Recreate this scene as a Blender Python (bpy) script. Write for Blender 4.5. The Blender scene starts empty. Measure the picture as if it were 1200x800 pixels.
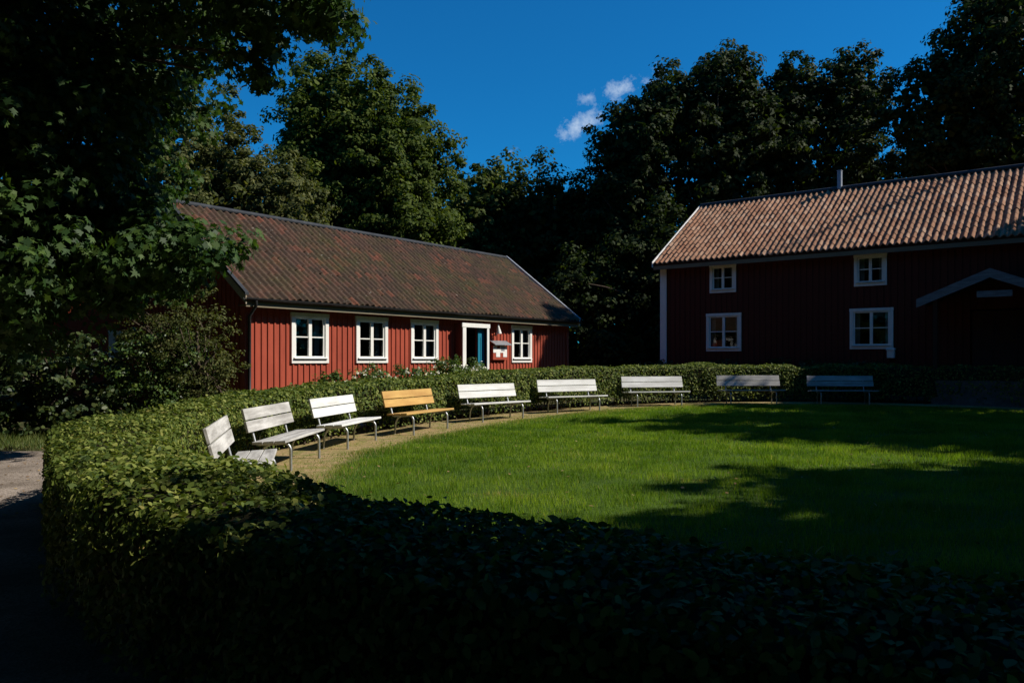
import bpy, math, random
import numpy as np
from mathutils import Vector, Matrix

random.seed(7)
RNG = np.random.default_rng(11)
R = math.radians
scn = bpy.context.scene
COL = scn.collection

# ------------------------------------------------------------------ camera
ZC = 1.45
F = 933.0
cam_d = bpy.data.cameras.new('camera')
cam_d.sensor_width = 36.0
cam_d.lens = 28.0
cam_d.shift_y = 22 / 1200
cam_d.clip_start = 0.05
cam_d.clip_end = 2000
cam = bpy.data.objects.new('camera', cam_d)
COL.objects.link(cam)
cam.location = (0, 0, ZC)
cam.rotation_euler = (R(90), 0, 0)
scn.camera = cam

# ------------------------------------------------------------------ light
SUN_EL = R(41)
SH = Vector((1.0, -0.07, 0)).normalized()
SUN = Vector((SH.x * math.cos(SUN_EL), SH.y * math.cos(SUN_EL), math.sin(SUN_EL)))
SKY_TINT = (.10, 1.12, 1.85, 1)       # deep polarised blue
world = bpy.data.worlds.new('World')
scn.world = world
world.use_nodes = True
nt = world.node_tree
nt.nodes.clear()
w_out = nt.nodes.new('ShaderNodeOutputWorld')
bg = nt.nodes.new('ShaderNodeBackground')
bg.inputs['Strength'].default_value = 0.05
sky = nt.nodes.new('ShaderNodeTexSky')
sky.sky_type = 'NISHITA'
sky.sun_disc = False
sky.sun_elevation = SUN_EL
sky.sun_rotation = math.atan2(SH.x, SH.y)
sky.air_density = 1.0
sky.dust_density = 0.1
sky.ozone_density = 3.0
gam = nt.nodes.new('ShaderNodeMix'); gam.data_type = 'RGBA'; gam.blend_type = 'MULTIPLY'
gam.inputs['Factor'].default_value = 1.0
gam.inputs['B'].default_value = SKY_TINT
nt.links.new(sky.outputs[0], gam.inputs['A'])
# small clouds, fixed in direction
tc = nt.nodes.new('ShaderNodeTexCoord')
def wmath(op, a, b=None, c=None):
    n = nt.nodes.new('ShaderNodeMath'); n.operation = op
    for i, v in enumerate((a, b, c)):
        if v is None: continue
        if isinstance(v, (int, float)): n.inputs[i].default_value = v
        else: nt.links.new(v, n.inputs[i])
    return n.outputs[0]
sep = nt.nodes.new('ShaderNodeSeparateXYZ')
nt.links.new(tc.outputs['Generated'], sep.inputs[0])
az = wmath('DIVIDE', sep.outputs[0], sep.outputs[1])
el = wmath('DIVIDE', sep.outputs[2], sep.outputs[1])
noi = nt.nodes.new('ShaderNodeTexNoise')
noi.inputs['Scale'].default_value = 34
noi.inputs['Detail'].default_value = 7
noi.inputs['Roughness'].default_value = 0.68
nt.links.new(tc.outputs['Generated'], noi.inputs['Vector'])
nn = wmath('MULTIPLY', wmath('SUBTRACT', noi.outputs['Fac'], 0.5), 4.0)
mask = None
for px, py, rx, ry, rot, amp in ((728, 103, 36, 14, -22, 1.25), (674, 151, 34, 13, -33, 1.25), (690, 114, 18, 9, -25, .95),
                            (598, 178, 10, 3, -25, .35), (760, 150, 30, 18, -25, 1.1), (845, 115, 26, 16, 0, 1.0)):
    u = wmath('MULTIPLY', wmath('SUBTRACT', az, (px - 600) / F), F)
    v = wmath('MULTIPLY', wmath('SUBTRACT', el, (422 - py) / F), F)
    c, s = math.cos(R(-rot)), math.sin(R(-rot))
    a = wmath('DIVIDE', wmath('ADD', wmath('MULTIPLY', u, c), wmath('MULTIPLY', v, s)), rx)
    b = wmath('DIVIDE', wmath('SUBTRACT', wmath('MULTIPLY', v, c), wmath('MULTIPLY', u, s)), ry)
    d = wmath('SQRT', wmath('ADD', wmath('MULTIPLY', a, a), wmath('MULTIPLY', b, b)))
    m = wmath('MULTIPLY', wmath('SUBTRACT', wmath('ADD', .95, wmath('MULTIPLY', nn, 1.0)), d), amp * .5)
    mask = m if mask is None else wmath('MAXIMUM', mask, m)
front = wmath('GREATER_THAN', sep.outputs[1], 0.05)
mask = wmath('MULTIPLY', mask, front)
ck = nt.nodes.new('ShaderNodeClamp')
nt.links.new(mask, ck.inputs[0])
cmix = nt.nodes.new('ShaderNodeMix'); cmix.data_type = 'RGBA'
nt.links.new(ck.outputs[0], cmix.inputs['Factor'])
nt.links.new(gam.outputs['Result'], cmix.inputs['A'])
cmix.inputs['B'].default_value = (10.5, 12.5, 15.0, 1)
nt.links.new(cmix.outputs['Result'], bg.inputs['Color'])
nt.links.new(bg.outputs[0], w_out.inputs[0])

sl = bpy.data.lights.new('sun', 'SUN')
sl.energy = 5.0
sl.angle = R(0.53)
sl.color = (1.0, 0.93, 0.82)
sun = bpy.data.objects.new('sun', sl)
COL.objects.link(sun)
sun.rotation_euler = SUN.to_track_quat('Z', 'Y').to_euler()
sun.location = (20, -6, 30)

scn.view_settings.view_transform = 'Standard'
scn.view_settings.look = 'None'
scn.view_settings.exposure = 0.3
scn.view_settings.gamma = 1.0
scn.view_settings.use_curve_mapping = False
scn.render.engine = 'CYCLES'
scn.cycles.max_bounces = 5
scn.cycles.diffuse_bounces = 3
scn.cycles.glossy_bounces = 2
scn.cycles.transparent_max_bounces = 6
scn.cycles.transmission_bounces = 3
scn.cycles.sample_clamp_indirect = 3.0

# ------------------------------------------------------------------ helpers
def tag(o, label=None, cat=None, group=None, kind=None):
    if label: o['label'] = label
    if cat: o['category'] = cat
    if group: o['group'] = group
    if kind: o['kind'] = kind
    return o

def empty(name, loc=(0, 0, 0), rz=0, label=None, cat=None, group=None):
    o = bpy.data.objects.new(name, None)
    COL.objects.link(o)
    o.location = loc
    o.rotation_euler = (0, 0, rz)
    o.empty_display_size = .2
    return tag(o, label, cat, group)

class MB:
    def __init__(s):
        s.v = []; s.f = []; s.sm = []
    def add(s, vs, fs, smooth=False):
        b = len(s.v)
        s.v += [tuple(v) for v in vs]
        for f in fs:
            s.f.append(tuple(i + b for i in f)); s.sm.append(smooth)
    def box(s, x0, x1, y0, y1, z0, z1, mat=None, bev=0):
        vs = [(x, y, z) for z in (z0, z1) for y in (y0, y1) for x in (x0, x1)]
        if mat is not None: vs = [mat @ Vector(v) for v in vs]
        s.add(vs, [(0, 2, 3, 1), (4, 5, 7, 6), (0, 1, 5, 4), (2, 6, 7, 3), (0, 4, 6, 2), (1, 3, 7, 5)])
        return s
    def prism(s, poly, a0, a1, axis='y'):
        """poly: list of (p,q); extruded along axis between a0 and a1"""
        n = len(poly)
        def mk(p, q, a):
            return (p, a, q) if axis == 'y' else ((a, p, q) if axis == 'x' else (p, q, a))
        vs = [mk(p, q, a0) for p, q in poly] + [mk(p, q, a1) for p, q in poly]
        fs = [tuple(range(n)), tuple(reversed(range(n, 2 * n)))]
        fs += [(i, i + n, (i + 1) % n + n, (i + 1) % n) for i in range(n)]
        s.add(vs, fs); return s
    def tube(s, pts, rad, seg=10, cap=True):
        pts = [Vector(p) for p in pts]
        n = len(pts)
        rs = rad if isinstance(rad, (list, tuple)) else [rad] * n
        rings = []
        up = Vector((0, 0, 1))
        prev = None
        for i, p in enumerate(pts):
            t = (pts[min(i + 1, n - 1)] - pts[max(i - 1, 0)]).normalized()
            if prev is None:
                a = t.cross(up)
                if a.length < .1: a = t.cross(Vector((1, 0, 0)))
                a.normalize()
            else:
                a = (prev - t * prev.dot(t))
                if a.length < 1e-4: a = t.cross(up)
                a.normalize()
            prev = a
            b = t.cross(a)
            rings.append([p + (a * math.cos(2 * math.pi * k / seg) + b * math.sin(2 * math.pi * k / seg)) * rs[i] for k in range(seg)])
        vs = [v for r in rings for v in r]
        fs = []
        for i in range(n - 1):
            for k in range(seg):
                fs.append((i * seg + k, i * seg + (k + 1) % seg, (i + 1) * seg + (k + 1) % seg, (i + 1) * seg + k))
        s.add(vs, fs, True)
        if cap:
            s.add(rings[0], [tuple(reversed(range(seg)))]); s.add(rings[-1], [tuple(range(seg))])
        return s
    def build(s, name, mat, parent=None, bevel=0):
        me = bpy.data.meshes.new(name)
        me.from_pydata(s.v, [], s.f)
        me.polygons.foreach_set('use_smooth', s.sm)
        me.materials.append(mat)
        me.update()
        o = bpy.data.objects.new(name, me)
        COL.objects.link(o)
        if parent: o.parent = parent
        if bevel:
            m = o.modifiers.new('bevel', 'BEVEL'); m.width = bevel; m.segments = 2; m.limit_method = 'ANGLE'
        return o

def np_mesh(name, verts, k, mat, parent=None, rnd=None, smooth=False):
    """verts (N*k,3): N independent polygons of k vertices."""
    verts = np.asarray(verts, dtype=np.float32).reshape(-1, 3)
    nf = len(verts) // k
    me = bpy.data.meshes.new(name)
    me.vertices.add(len(verts)); me.vertices.foreach_set('co', verts.ravel())
    me.loops.add(len(verts)); me.loops.foreach_set('vertex_index', np.arange(len(verts), dtype=np.int32))
    me.polygons.add(nf)
    me.polygons.foreach_set('loop_start', np.arange(0, nf * k, k, dtype=np.int32))
    me.polygons.foreach_set('loop_total', np.full(nf, k, dtype=np.int32))
    if rnd is None: rnd = RNG.random(nf)
    at = me.attributes.new('rnd', 'FLOAT', 'FACE')
    at.data.foreach_set('value', np.asarray(rnd, dtype=np.float32))
    me.materials.append(mat)
    me.update(calc_edges=True)
    o = bpy.data.objects.new(name, me)
    COL.objects.link(o)
    if parent: o.parent = parent
    return o

def snoise(x, y, s=1.0, seed=0):
    x = np.asarray(x) * s; y = np.asarray(y) * s
    r = np.random.default_rng(seed)
    o = 0
    for i in range(7):
        a = r.uniform(0, 6.28); fr = r.uniform(.6, 2.4); p = r.uniform(0, 6.28)
        o = o + np.sin((x * math.cos(a) + y * math.sin(a)) * fr + p)
    return o / 3.2

def gz(x, y):
    """height of the ground"""
    y = np.asarray(y, dtype=float); x = np.asarray(x, dtype=float)
    z = np.clip((y - 13.5) * .02, 0, .4)
    return z + .012 * snoise(x, y, .5, 3)
def gzf(x, y): return float(gz(x, y))

# ------------------------------------------------------------------ materials
def mat_new(name):
    m = bpy.data.materials.new(name); m.use_nodes = True
    t = m.node_tree; t.nodes.clear()
    out = t.nodes.new('ShaderNodeOutputMaterial')
    return m, t, out
def N(t, kind, **kw):
    n = t.nodes.new('ShaderNode' + kind)
    for k, v in kw.items():
        if k in n.inputs: n.inputs[k].default_value = v
        else: setattr(n, k, v)
    return n
def ramp(t, stops, fac):
    n = t.nodes.new('ShaderNodeValToRGB')
    cr = n.color_ramp
    while len(cr.elements) < len(stops): cr.elements.new(.5)
    for e, (p, c) in zip(cr.elements, stops):
        e.position = p; e.color = (*c, 1) if len(c) == 3 else c
    t.links.new(fac, n.inputs[0])
    return n.outputs[0]
def mixc(t, fac, a, b, mode='MIX'):
    n = t.nodes.new('ShaderNodeMix'); n.data_type = 'RGBA'; n.blend_type = mode
    for key, v in (('Factor', fac), ('A', a), ('B', b)):
        if isinstance(v, (int, float)): n.inputs[key].default_value = v
        elif isinstance(v, tuple): n.inputs[key].default_value = (*v, 1) if len(v) == 3 else v
        else: t.links.new(v, n.inputs[key])
    return n.outputs['Result']
def noise(t, scale, detail=5, rough=.6, vec=None, dist=0):
    n = N(t, 'TexNoise', Scale=scale, Detail=detail, Roughness=rough, Distortion=dist)
    if vec is not None: t.links.new(vec, n.inputs['Vector'])
    return n.outputs['Fac']
def objco(t, scale=None):
    c = t.nodes.new('ShaderNodeTexCoord').outputs['Object']
    if scale:
        m = t.nodes.new('ShaderNodeMapping'); m.inputs['Scale'].default_value = scale
        t.links.new(c, m.inputs[0]); return m.outputs[0]
    return c
def bump(t, h, strength=.3, dist=.01):
    b = N(t, 'Bump', Strength=strength, Distance=dist)
    t.links.new(h, b.inputs['Height']); return b.outputs[0]
def princ(t, out, col, rough=.7, spec=.3, normal=None, metal=0, **kw):
    p = N(t, 'BsdfPrincipled')
    if isinstance(col, tuple): p.inputs['Base Color'].default_value = (*col, 1)
    else: t.links.new(col, p.inputs['Base Color'])
    if isinstance(rough, (int, float)): p.inputs['Roughness'].default_value = rough
    else: t.links.new(rough, p.inputs['Roughness'])
    p.inputs['Specular IOR Level'].default_value = spec
    p.inputs['Metallic'].default_value = metal
    if normal is not None: t.links.new(normal, p.inputs['Normal'])
    t.links.new(p.outputs[0], out.inputs[0])
    return p

def m_simple(name, col, rough=.6, spec=.3, var=.25, scale=6, metal=0, stretch=None):
    m, t, out = mat_new(name)
    n = noise(t, scale, 6, .65, objco(t, stretch))
    c = ramp(t, [(.3, tuple(x * (1 - var) for x in col)), (.7, tuple(min(1, x * (1 + var * .6)) for x in col))], n)
    princ(t, out, c, rough, spec, bump(t, n, .25, .004), metal)
    return m

def m_leaf(name, dark, mid, light, trans=.35, rough=.45, spec=.35, hue=None, patch=.35):
    """leaf: colour varies leaf by leaf and gently from clump to clump"""
    m, t, out = mat_new(name)
    a = N(t, 'Attribute', attribute_name='rnd', attribute_type='GEOMETRY')
    big = noise(t, .55, 3, .5, objco(t))
    mx = N(t, 'Math', operation='MULTIPLY_ADD'); t.links.new(big, mx.inputs[0]); mx.inputs[1].default_value = patch * 2
    sb = N(t, 'Math', operation='SUBTRACT'); t.links.new(a.outputs['Fac'], sb.inputs[0]); sb.inputs[1].default_value = patch
    t.links.new(sb.outputs[0], mx.inputs[2])
    st = [(0, dark), (.5, mid), (.93, light)]
    if hue: st.append((.985, hue))
    c = ramp(t, st, mx.outputs[0])
    p = N(t, 'BsdfPrincipled'); t.links.new(c, p.inputs['Base Color'])
    p.inputs['Roughness'].default_value = rough; p.inputs['Specular IOR Level'].default_value = spec
    tr = N(t, 'BsdfTranslucent')
    c2 = mixc(t, 1.0, c, (1.5, 1.6, .6), 'MULTIPLY')
    t.links.new(c2, tr.inputs['Color'])
    ms = N(t, 'MixShader'); ms.inputs[0].default_value = trans
    t.links.new(p.outputs[0], ms.inputs[1]); t.links.new(tr.outputs[0], ms.inputs[2])
    t.links.new(ms.outputs[0], out.inputs[0])
    return m

def m_paintwood(name, col, dark, grime=.35, axis=(1, 1, .12)):
    m, t, out = mat_new(name)
    oi = t.nodes.new('ShaderNodeObjectInfo')
    sc_ = N(t, 'VectorMath', operation='SCALE'); sc_.inputs[0].default_value = (31, 17, 23); t.links.new(oi.outputs['Random'], sc_.inputs['Scale'])
    ad = N(t, 'VectorMath', operation='ADD'); t.links.new(objco(t, axis), ad.inputs[0]); t.links.new(sc_.outputs[0], ad.inputs[1])
    ad2 = N(t, 'VectorMath', operation='ADD'); t.links.new(objco(t), ad2.inputs[0]); t.links.new(sc_.outputs[0], ad2.inputs[1])
    n1 = noise(t, 9, 8, .7, ad.outputs[0])
    n2 = noise(t, 1.3, 4, .6, ad2.outputs[0])
    c = mixc(t, ramp(t, [(.4, (0, 0, 0)), (.66, (grime,) * 3)], n1), col, dark)
    c = mixc(t, ramp(t, [(.4, (0, 0, 0)), (.8, (grime * .9,) * 3)], n2), c, dark)
    princ(t, out, c, .75, .2, bump(t, n1, .3, .004))
    return m

def m_tiles(name, cols, moss, moss_amt, lichen=.0):
    m, t, out = mat_new(name)
    uv = N(t, 'UVMap', uv_map='tile')
    fl = N(t, 'VectorMath', operation='FLOOR'); t.links.new(uv.outputs[0], fl.inputs[0])
    wn = N(t, 'TexWhiteNoise', noise_dimensions='2D'); t.links.new(fl.outputs[0], wn.inputs['Vector'])
    c = ramp(t, cols, wn.outputs['Value'])
    co = objco(t)
    big = noise(t, .55, 5, .6, co)
    fine = noise(t, 22, 6, .7, co)
    mid = noise(t, 2.6, 6, .65, co)
    mm = N(t, 'Math', operation='MULTIPLY'); t.links.new(big, mm.inputs[0]); t.links.new(mid, mm.inputs[1])
    mf = ramp(t, [(.19, (0, 0, 0)), (.38, (moss_amt,) * 3)], mm.outputs[0])
    c = mixc(t, mf, c, moss)
    c = mixc(t, ramp(t, [(.35, (.55,) * 3), (.6, (0, 0, 0))], fine), c, (.035, .028, .022))
    if lichen:
        c = mixc(t, ramp(t, [(.66, (0, 0, 0)), (.74, (lichen,) * 3)], noise(t, 9, 4, .6, co)), c, (.42, .40, .33))
    princ(t, out, c, .85, .15, bump(t, fine, .4, .006))
    return m

M = {}
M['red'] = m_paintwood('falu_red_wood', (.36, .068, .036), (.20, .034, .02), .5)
M['red_dark'] = m_paintwood('shaded_red_wood', (.095, .020, .012), (.06, .014, .009), .5)  # dark red boards, darkened further to carry the shade on wall and door sides
M['white'] = m_paintwood('white_paint', (.78, .77, .73), (.45, .43, .38), .25)
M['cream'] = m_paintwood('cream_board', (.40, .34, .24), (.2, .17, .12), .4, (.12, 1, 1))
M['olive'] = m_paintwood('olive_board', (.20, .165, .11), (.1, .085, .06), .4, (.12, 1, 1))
M['teal'] = m_paintwood('teal_paint', (.006, .17, .26), (.004, .10, .16), .3)
M['darkwood'] = m_paintwood('dark_wood', (.05, .025, .018), (.03, .015, .01), .4)
M['greywood'] = m_paintwood('weathered_shaded_bench_wood', (.58, .57, .55), (.22, .21, .195), .9, (.12, 1, 1))  # weathered planks, also used to darken the two benches in shade
M['whitewood'] = m_paintwood('white_bench_wood', (.74, .745, .73), (.38, .37, .34), .6, (.12, 1, 1))
M['orange'] = m_paintwood('oiled_pine_wood', (.56, .36, .12), (.33, .17, .055), .75, (.12, 1, 1))
M['metal'] = m_simple('galvanised_steel', (.42, .44, .46), .42, .5, .25, 30, .7)
M['gutter'] = m_simple('black_gutter_metal', (.03, .03, .032), .45, .5, .2, 8, .3)
M['lead'] = m_simple('grey_sheet_metal', (.33, .35, .38), .45, .5, .3, 5, .5)
M['lead2'] = m_simple('weathered_board', (.20, .21, .22), .8, .2, .4, 9, stretch=(.3, 1, 2))
M['slate'] = m_simple('dark_ridge_metal', (.045, .05, .058), .75, .15, .3, 5, .3)
M['stone'] = m_simple('granite_plinth', (.11, .105, .10), .9, .2, .4, 5)
M['concrete'] = m_simple('concrete_block', (.30, .29, .27), .9, .2, .3, 9)
M['bark'] = m_simple('bark', (.075, .058, .042), .95, .1, .5, 5, stretch=(3, 3, .5))
M['interior'] = m_simple('dark_interior', (.05, .045, .04), .9, .1, .3, 2)
M['curtain'] = m_simple('grey_curtain', (.35, .34, .33), .9, .1, .3, 14, stretch=(8, 8, .4))
M['terracotta'] = m_simple('terracotta', (.40, .13, .06), .8, .2, .2, 10)
M['blossom'] = m_leaf('white_petals', (.75, .73, .66), (.85, .84, .78), (.9, .88, .85), .2, .6, .2)
M['pink'] = m_leaf('pink_petals', (.6, .2, .35), (.65, .25, .4), (.7, .3, .45), .2)
M['tile_old'] = m_tiles('old_mossy_tiles', [(0, (.060, .040, .030)), (.6, (.095, .055, .040)), (.9, (.13, .062, .043)), (1, (.20, .072, .045))],
                        (.075, .070, .028), .8, .5)
M['tile_new'] = m_tiles('red_clay_tiles', [(0, (.28, .125, .068)), (.4, (.35, .17, .095)), (.8, (.40, .215, .13)), (1, (.47, .29, .19))],
                        (.25, .18, .12), .35, .25)
M['maple'] = m_leaf('maple_leaf', (.016, .042, .012), (.032, .072, .015), (.065, .11, .024), .28, .55, .22)
M['linden'] = m_leaf('linden_leaf', (.032, .052, .012), (.060, .085, .018), (.11, .125, .030), .3, .68, .12)
M['oak'] = m_leaf('oak_leaf', (.010, .020, .005), (.020, .034, .008), (.044, .060, .013), .25, .68, .12)
M['chestnut'] = m_leaf('chestnut_leaf', (.026, .044, .007), (.048, .076, .010), (.095, .122, .018), .28, .68, .12)
M['pale'] = m_leaf('olive_leaf', (.040, .050, .016), (.070, .085, .026), (.13, .13, .045), .3, .68, .12)
M['hedge'] = m_leaf('hedge_leaf', (.035, .062, .014), (.11, .150, .028), (.24, .26, .065), .25, .62, .15, (.24, .10, .05), .12)
M['hedgecore'] = m_simple('hedge_twigs', (.035, .032, .016), .95, .1, .5, 12)
M['shrub'] = m_leaf('shrub_leaf', (.016, .032, .012), (.034, .060, .018), (.080, .10, .028), .25, .45, .3)
M['rose'] = m_leaf('rose_leaf', (.04, .08, .02), (.075, .13, .03), (.13, .18, .04), .3, .4, .35)
M['grass'] = m_leaf('grass_blade', (.045, .105, .010), (.115, .20, .014), (.25, .34, .035), .4, .5, .15, (.36, .30, .12), .3)
M['weed'] = m_leaf('weed_leaf', (.04, .08, .015), (.09, .12, .025), (.15, .17, .05), .3, .5, .3)
M['dead'] = m_leaf('fallen_leaf', (.16, .09, .04), (.26, .16, .07), (.38, .28, .14), .1, .7, .2)
M['straw'] = m_leaf('dry_grass', (.16, .12, .05), (.27, .20, .09), (.38, .30, .15), .2, .7, .2)

def m_glass():
    m, t, out = mat_new('window_glass')
    g = N(t, 'BsdfGlossy', Roughness=.03); g.inputs['Color'].default_value = (.9, .95, 1, 1)
    tr = N(t, 'BsdfTransparent'); tr.inputs['Color'].default_value = (.75, .78, .78, 1)
    lw = N(t, 'Fresnel', IOR=1.5)
    ms = N(t, 'MixShader'); t.links.new(lw.outputs[0], ms.inputs[0])
    t.links.new(tr.outputs[0], ms.inputs[1]); t.links.new(g.outputs[0], ms.inputs[2])
    t.links.new(ms.outputs[0], out.inputs[0]); return m
M['glass'] = m_glass()

def m_ground():
    m, t, out = mat_new('rough_ground')
    co = objco(t)
    n = noise(t, .6, 8, .65, co); n2 = noise(t, 14, 7, .7, co)
    c = ramp(t, [(.35, (.035, .05, .016)), (.6, (.09, .085, .035))], n)
    c = mixc(t, ramp(t, [(.4, (.5,) * 3), (.65, (0, 0, 0))], n2), c, (.03, .025, .015))
    princ(t, out, c, .95, .1, bump(t, n2, .8, .03)); return m
def m_gravel():
    m, t, out = mat_new('gravel')
    co = objco(t)
    v = N(t, 'TexVoronoi', Scale=55.0); t.links.new(co, v.inputs['Vector'])
    n = noise(t, 1.1, 7, .65, co); n2 = noise(t, 40, 5, .7, co)
    c = ramp(t, [(0, (.15, .122, .10)), (.5, (.28, .235, .20)), (1, (.42, .36, .31))], v.outputs['Color'])
    c = mixc(t, ramp(t, [(.38, (.75,) * 3), (.62, (0, 0, 0))], n), c, (.11, .088, .068))
    hb = mixc(t, .5, v.outputs['Distance'], n2)
    princ(t, out, c, .95, .15, bump(t, hb, .9, .012)); return m
def m_lawn():
    m, t, out = mat_new('lawn_soil')
    co = objco(t)
    a = N(t, 'Attribute', attribute_name='worn', attribute_type='GEOMETRY')
    n = noise(t, 1.2, 6, .6, co); n2 = noise(t, 30, 6, .7, co); n3 = noise(t, 4, 6, .7, co)
    g = ramp(t, [(.3, (.030, .060, .008)), (.7, (.07, .12, .016))], n2)
    s = ramp(t, [(.3, (.20, .14, .065)), (.7, (.44, .32, .17))], n2)
    s = mixc(t, ramp(t, [(.45, (0, 0, 0)), (.6, (.7,) * 3)], n3), s, (.15, .17, .04))
    f = N(t, 'Math', operation='MULTIPLY_ADD'); t.links.new(n3, f.inputs[0]); f.inputs[1].default_value = .7
    sb = N(t, 'Math', operation='SUBTRACT'); t.links.new(a.outputs['Fac'], sb.inputs[0]); sb.inputs[1].default_value = .35
    t.links.new(sb.outputs[0], f.inputs[2])
    fr = ramp(t, [(.3, (0, 0, 0)), (.6, (1, 1, 1))], f.outputs[0])
    c = mixc(t, fr, g, s)
    princ(t, out, c, .95, .1, bump(t, n2, .8, .02)); return m
M['ground'] = m_ground(); M['gravel'] = m_gravel(); M['lawn'] = m_lawn()

# ------------------------------------------------------------------ ring curve of the hedge
HP = [(-3.82, 7.8), (-4.2, 11.05), (-3.86, 13.73), (-2.81, 16.17), (-1.17, 18.97), (.98, 21.33), (3.73, 23.28), (6.9, 24.1),
      (10.1, 23.95), (13.6, 22.2), (16.3, 18.6), (17.2, 13), (15.8, 7.5), (12, 3.4), (8, 1.7), (4.6, 1.35), (2.1, 1.75), (0.1, 2.65), (-1.3, 3.8), (-2.58, 5.35)]
def catmull(P, m=24):
    P = np.array(P); n = len(P); out = []
    for i in range(n):
        p0, p1, p2, p3 = P[i - 1], P[i], P[(i + 1) % n], P[(i + 2) % n]
        for k in range(m):
            t = k / m
            out.append(.5 * (2 * p1 + (p2 - p0) * t + (2 * p0 - 5 * p1 + 4 * p2 - p3) * t * t + (3 * p1 - p0 - 3 * p2 + p3) * t ** 3))
    return np.array(out)
RING = catmull(HP)
def ring_tan_nor(C):
    T = np.roll(C, -1, 0) - np.roll(C, 1, 0); T /= np.linalg.norm(T, axis=1)[:, None]
    return T, np.stack([-T[:, 1], T[:, 0]], 1)       # ring runs clockwise: left normal points outward
RT, RN = ring_tan_nor(RING)
def ring_dist(x, y):
    """distance to the centre line and whether inside the ring"""
    x = np.asarray(x).ravel(); y = np.asarray(y).ravel()
    D = np.empty(len(x)); S = np.empty(len(x))
    for a in range(0, len(x), 20000):
        dx = x[a:a + 20000, None] - RING[None, :, 0]; dy = y[a:a + 20000, None] - RING[None, :, 1]
        d2 = dx * dx + dy * dy; j = d2.argmin(1); ii = np.arange(len(j))
        D[a:a + 20000] = np.sqrt(d2[ii, j])
        S[a:a + 20000] = dx[ii, j] * RN[j, 0] + dy[ii, j] * RN[j, 1]
    return D, S

# ------------------------------------------------------------------ ground
def sheet(name, xs, ys, mat, dz=0, attr=None, keep=None):
    X, Y = np.meshgrid(xs, ys); Z = gz(X, Y) + dz
    v = np.stack([X, Y, Z], -1).reshape(-1, 3)
    nx, ny = len(xs), len(ys)
    i, j = np.meshgrid(np.arange(nx - 1), np.arange(ny - 1))
    q = np.stack([j * nx + i, j * nx + i + 1, (j + 1) * nx + i + 1, (j + 1) * nx + i], -1).reshape(-1, 4)
    if keep is not None:
        k = keep(v[:, 0], v[:, 1]); q = q[k[q].all(1)]
        used = np.unique(q); mp = -np.ones(len(v), int); mp[used] = np.arange(len(used)); v = v[used]; q = mp[q]
    me = bpy.data.meshes.new(name); me.from_pydata(v.tolist(), [], q.tolist()); me.materials.append(mat)
    if attr:
        a = me.attributes.new('worn', 'FLOAT', 'POINT'); a.data.foreach_set('value', attr(v[:, 0], v[:, 1]).astype(np.float32))
    o = bpy.data.objects.new(name, me); COL.objects.link(o); o['kind'] = 'structure'
    return o
xs = np.concatenate([np.linspace(-600, -40, 15), np.linspace(-38, 40, 79), np.linspace(60, 600, 14)])
ys = np.concatenate([np.linspace(-400, -20, 11), np.linspace(-18, 60, 79), np.linspace(80, 700, 15)])
sheet('ground', xs, ys, M['ground'])
# gravel path outside the hedge, widening to the left
def keep_path(x, y):
    D, S = ring_dist(x, y)
    wob = .25 * snoise(x, y, 1.1, 5)
    edge = 5.2 + wob
    return (S > -.2) & (D < edge) & ~((x < -5.0) & (y > 12.9 + .3 * wob)) & ~((y > 17.2 + wob * .3))
sheet('gravel_path', np.arange(-13, 24, .2), np.arange(-4.5, 30, .2), M['gravel'], .004, None, keep_path)
def keep_lawn(x, y):
    D, S = ring_dist(x, y); return S < .1
def worn(x, y):
    D, S = ring_dist(x, y)
    return np.clip(1 - (D - np.interp(y, [13, 18, 21], [1.5, 1.2, .85])) / .7, 0, 1)
sheet('lawn', np.arange(-5, 18, .22), np.arange(.4, 25, .22), M['lawn'], .006, worn, keep_lawn)

# grass blades on the lawn
def blades(name, x, y, h, w, mat, rnd, lean=.6):
    n = len(x); z = gz(x, y) + .005
    a = RNG.uniform(0, 6.283, n); ca, sa = np.cos(a), np.sin(a)
    b = RNG.uniform(0, 6.283, n); l = h * RNG.uniform(.1, lean, n)
    v = np.empty((n, 3, 3), np.float32)
    v[:, 0] = np.stack([x - ca * w / 2, y - sa * w / 2, z], 1)
    v[:, 1] = np.stack([x + ca * w / 2, y + sa * w / 2, z], 1)
    v[:, 2] = np.stack([x + np.cos(b) * l, y + np.sin(b) * l, z + h], 1)
    return np_mesh(name, v, 3, mat, None, rnd)
n = 560000
Y = 4.0 + 19 * RNG.random(n) ** 1.1; X = RNG.uniform(-3.8, 17, n)
k = np.abs(X / Y) < .72; X, Y = X[k], Y[k]
D, S = ring_dist(X, Y)
dens = np.clip((D - np.interp(Y, [13, 18, 21], [1.25, 1.0, .75])) / .8 + .25 * snoise(X, Y, 2.5, 31), .13, 1) * (.55 + .45 * (snoise(X, Y, 2.2, 8) > -.5))
k = (S < 0) & (D > .6) & (RNG.random(len(X)) < dens)
X, Y, D = X[k], Y[k], D[k]
cl = .5 + .5 * snoise(X, Y, 4.5, 9)
h = (.022 + .06 * np.clip(cl, 0, 1.2) + .02 * RNG.random(len(X))) * np.clip((D - .9) / 1.4, .35, 1)
w = np.clip(.0012 * Y * .55, .006, .012)
rn = np.clip(.45 * RNG.random(len(X)) + .30 + .16 * snoise(X, Y, 1.3, 10) + .16 * snoise(X, Y, 5.5, 12), 0, .95)
rn = np.where(RNG.random(len(X)) < np.clip(.6 - (D - 1.3) * .55, .015, .6), 1.6, rn)
g = blades('grass', X, Y, h, w, M['grass'], rn)
tag(g, 'short green lawn grass inside the ring of hedge', 'grass', kind='stuff')
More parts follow.
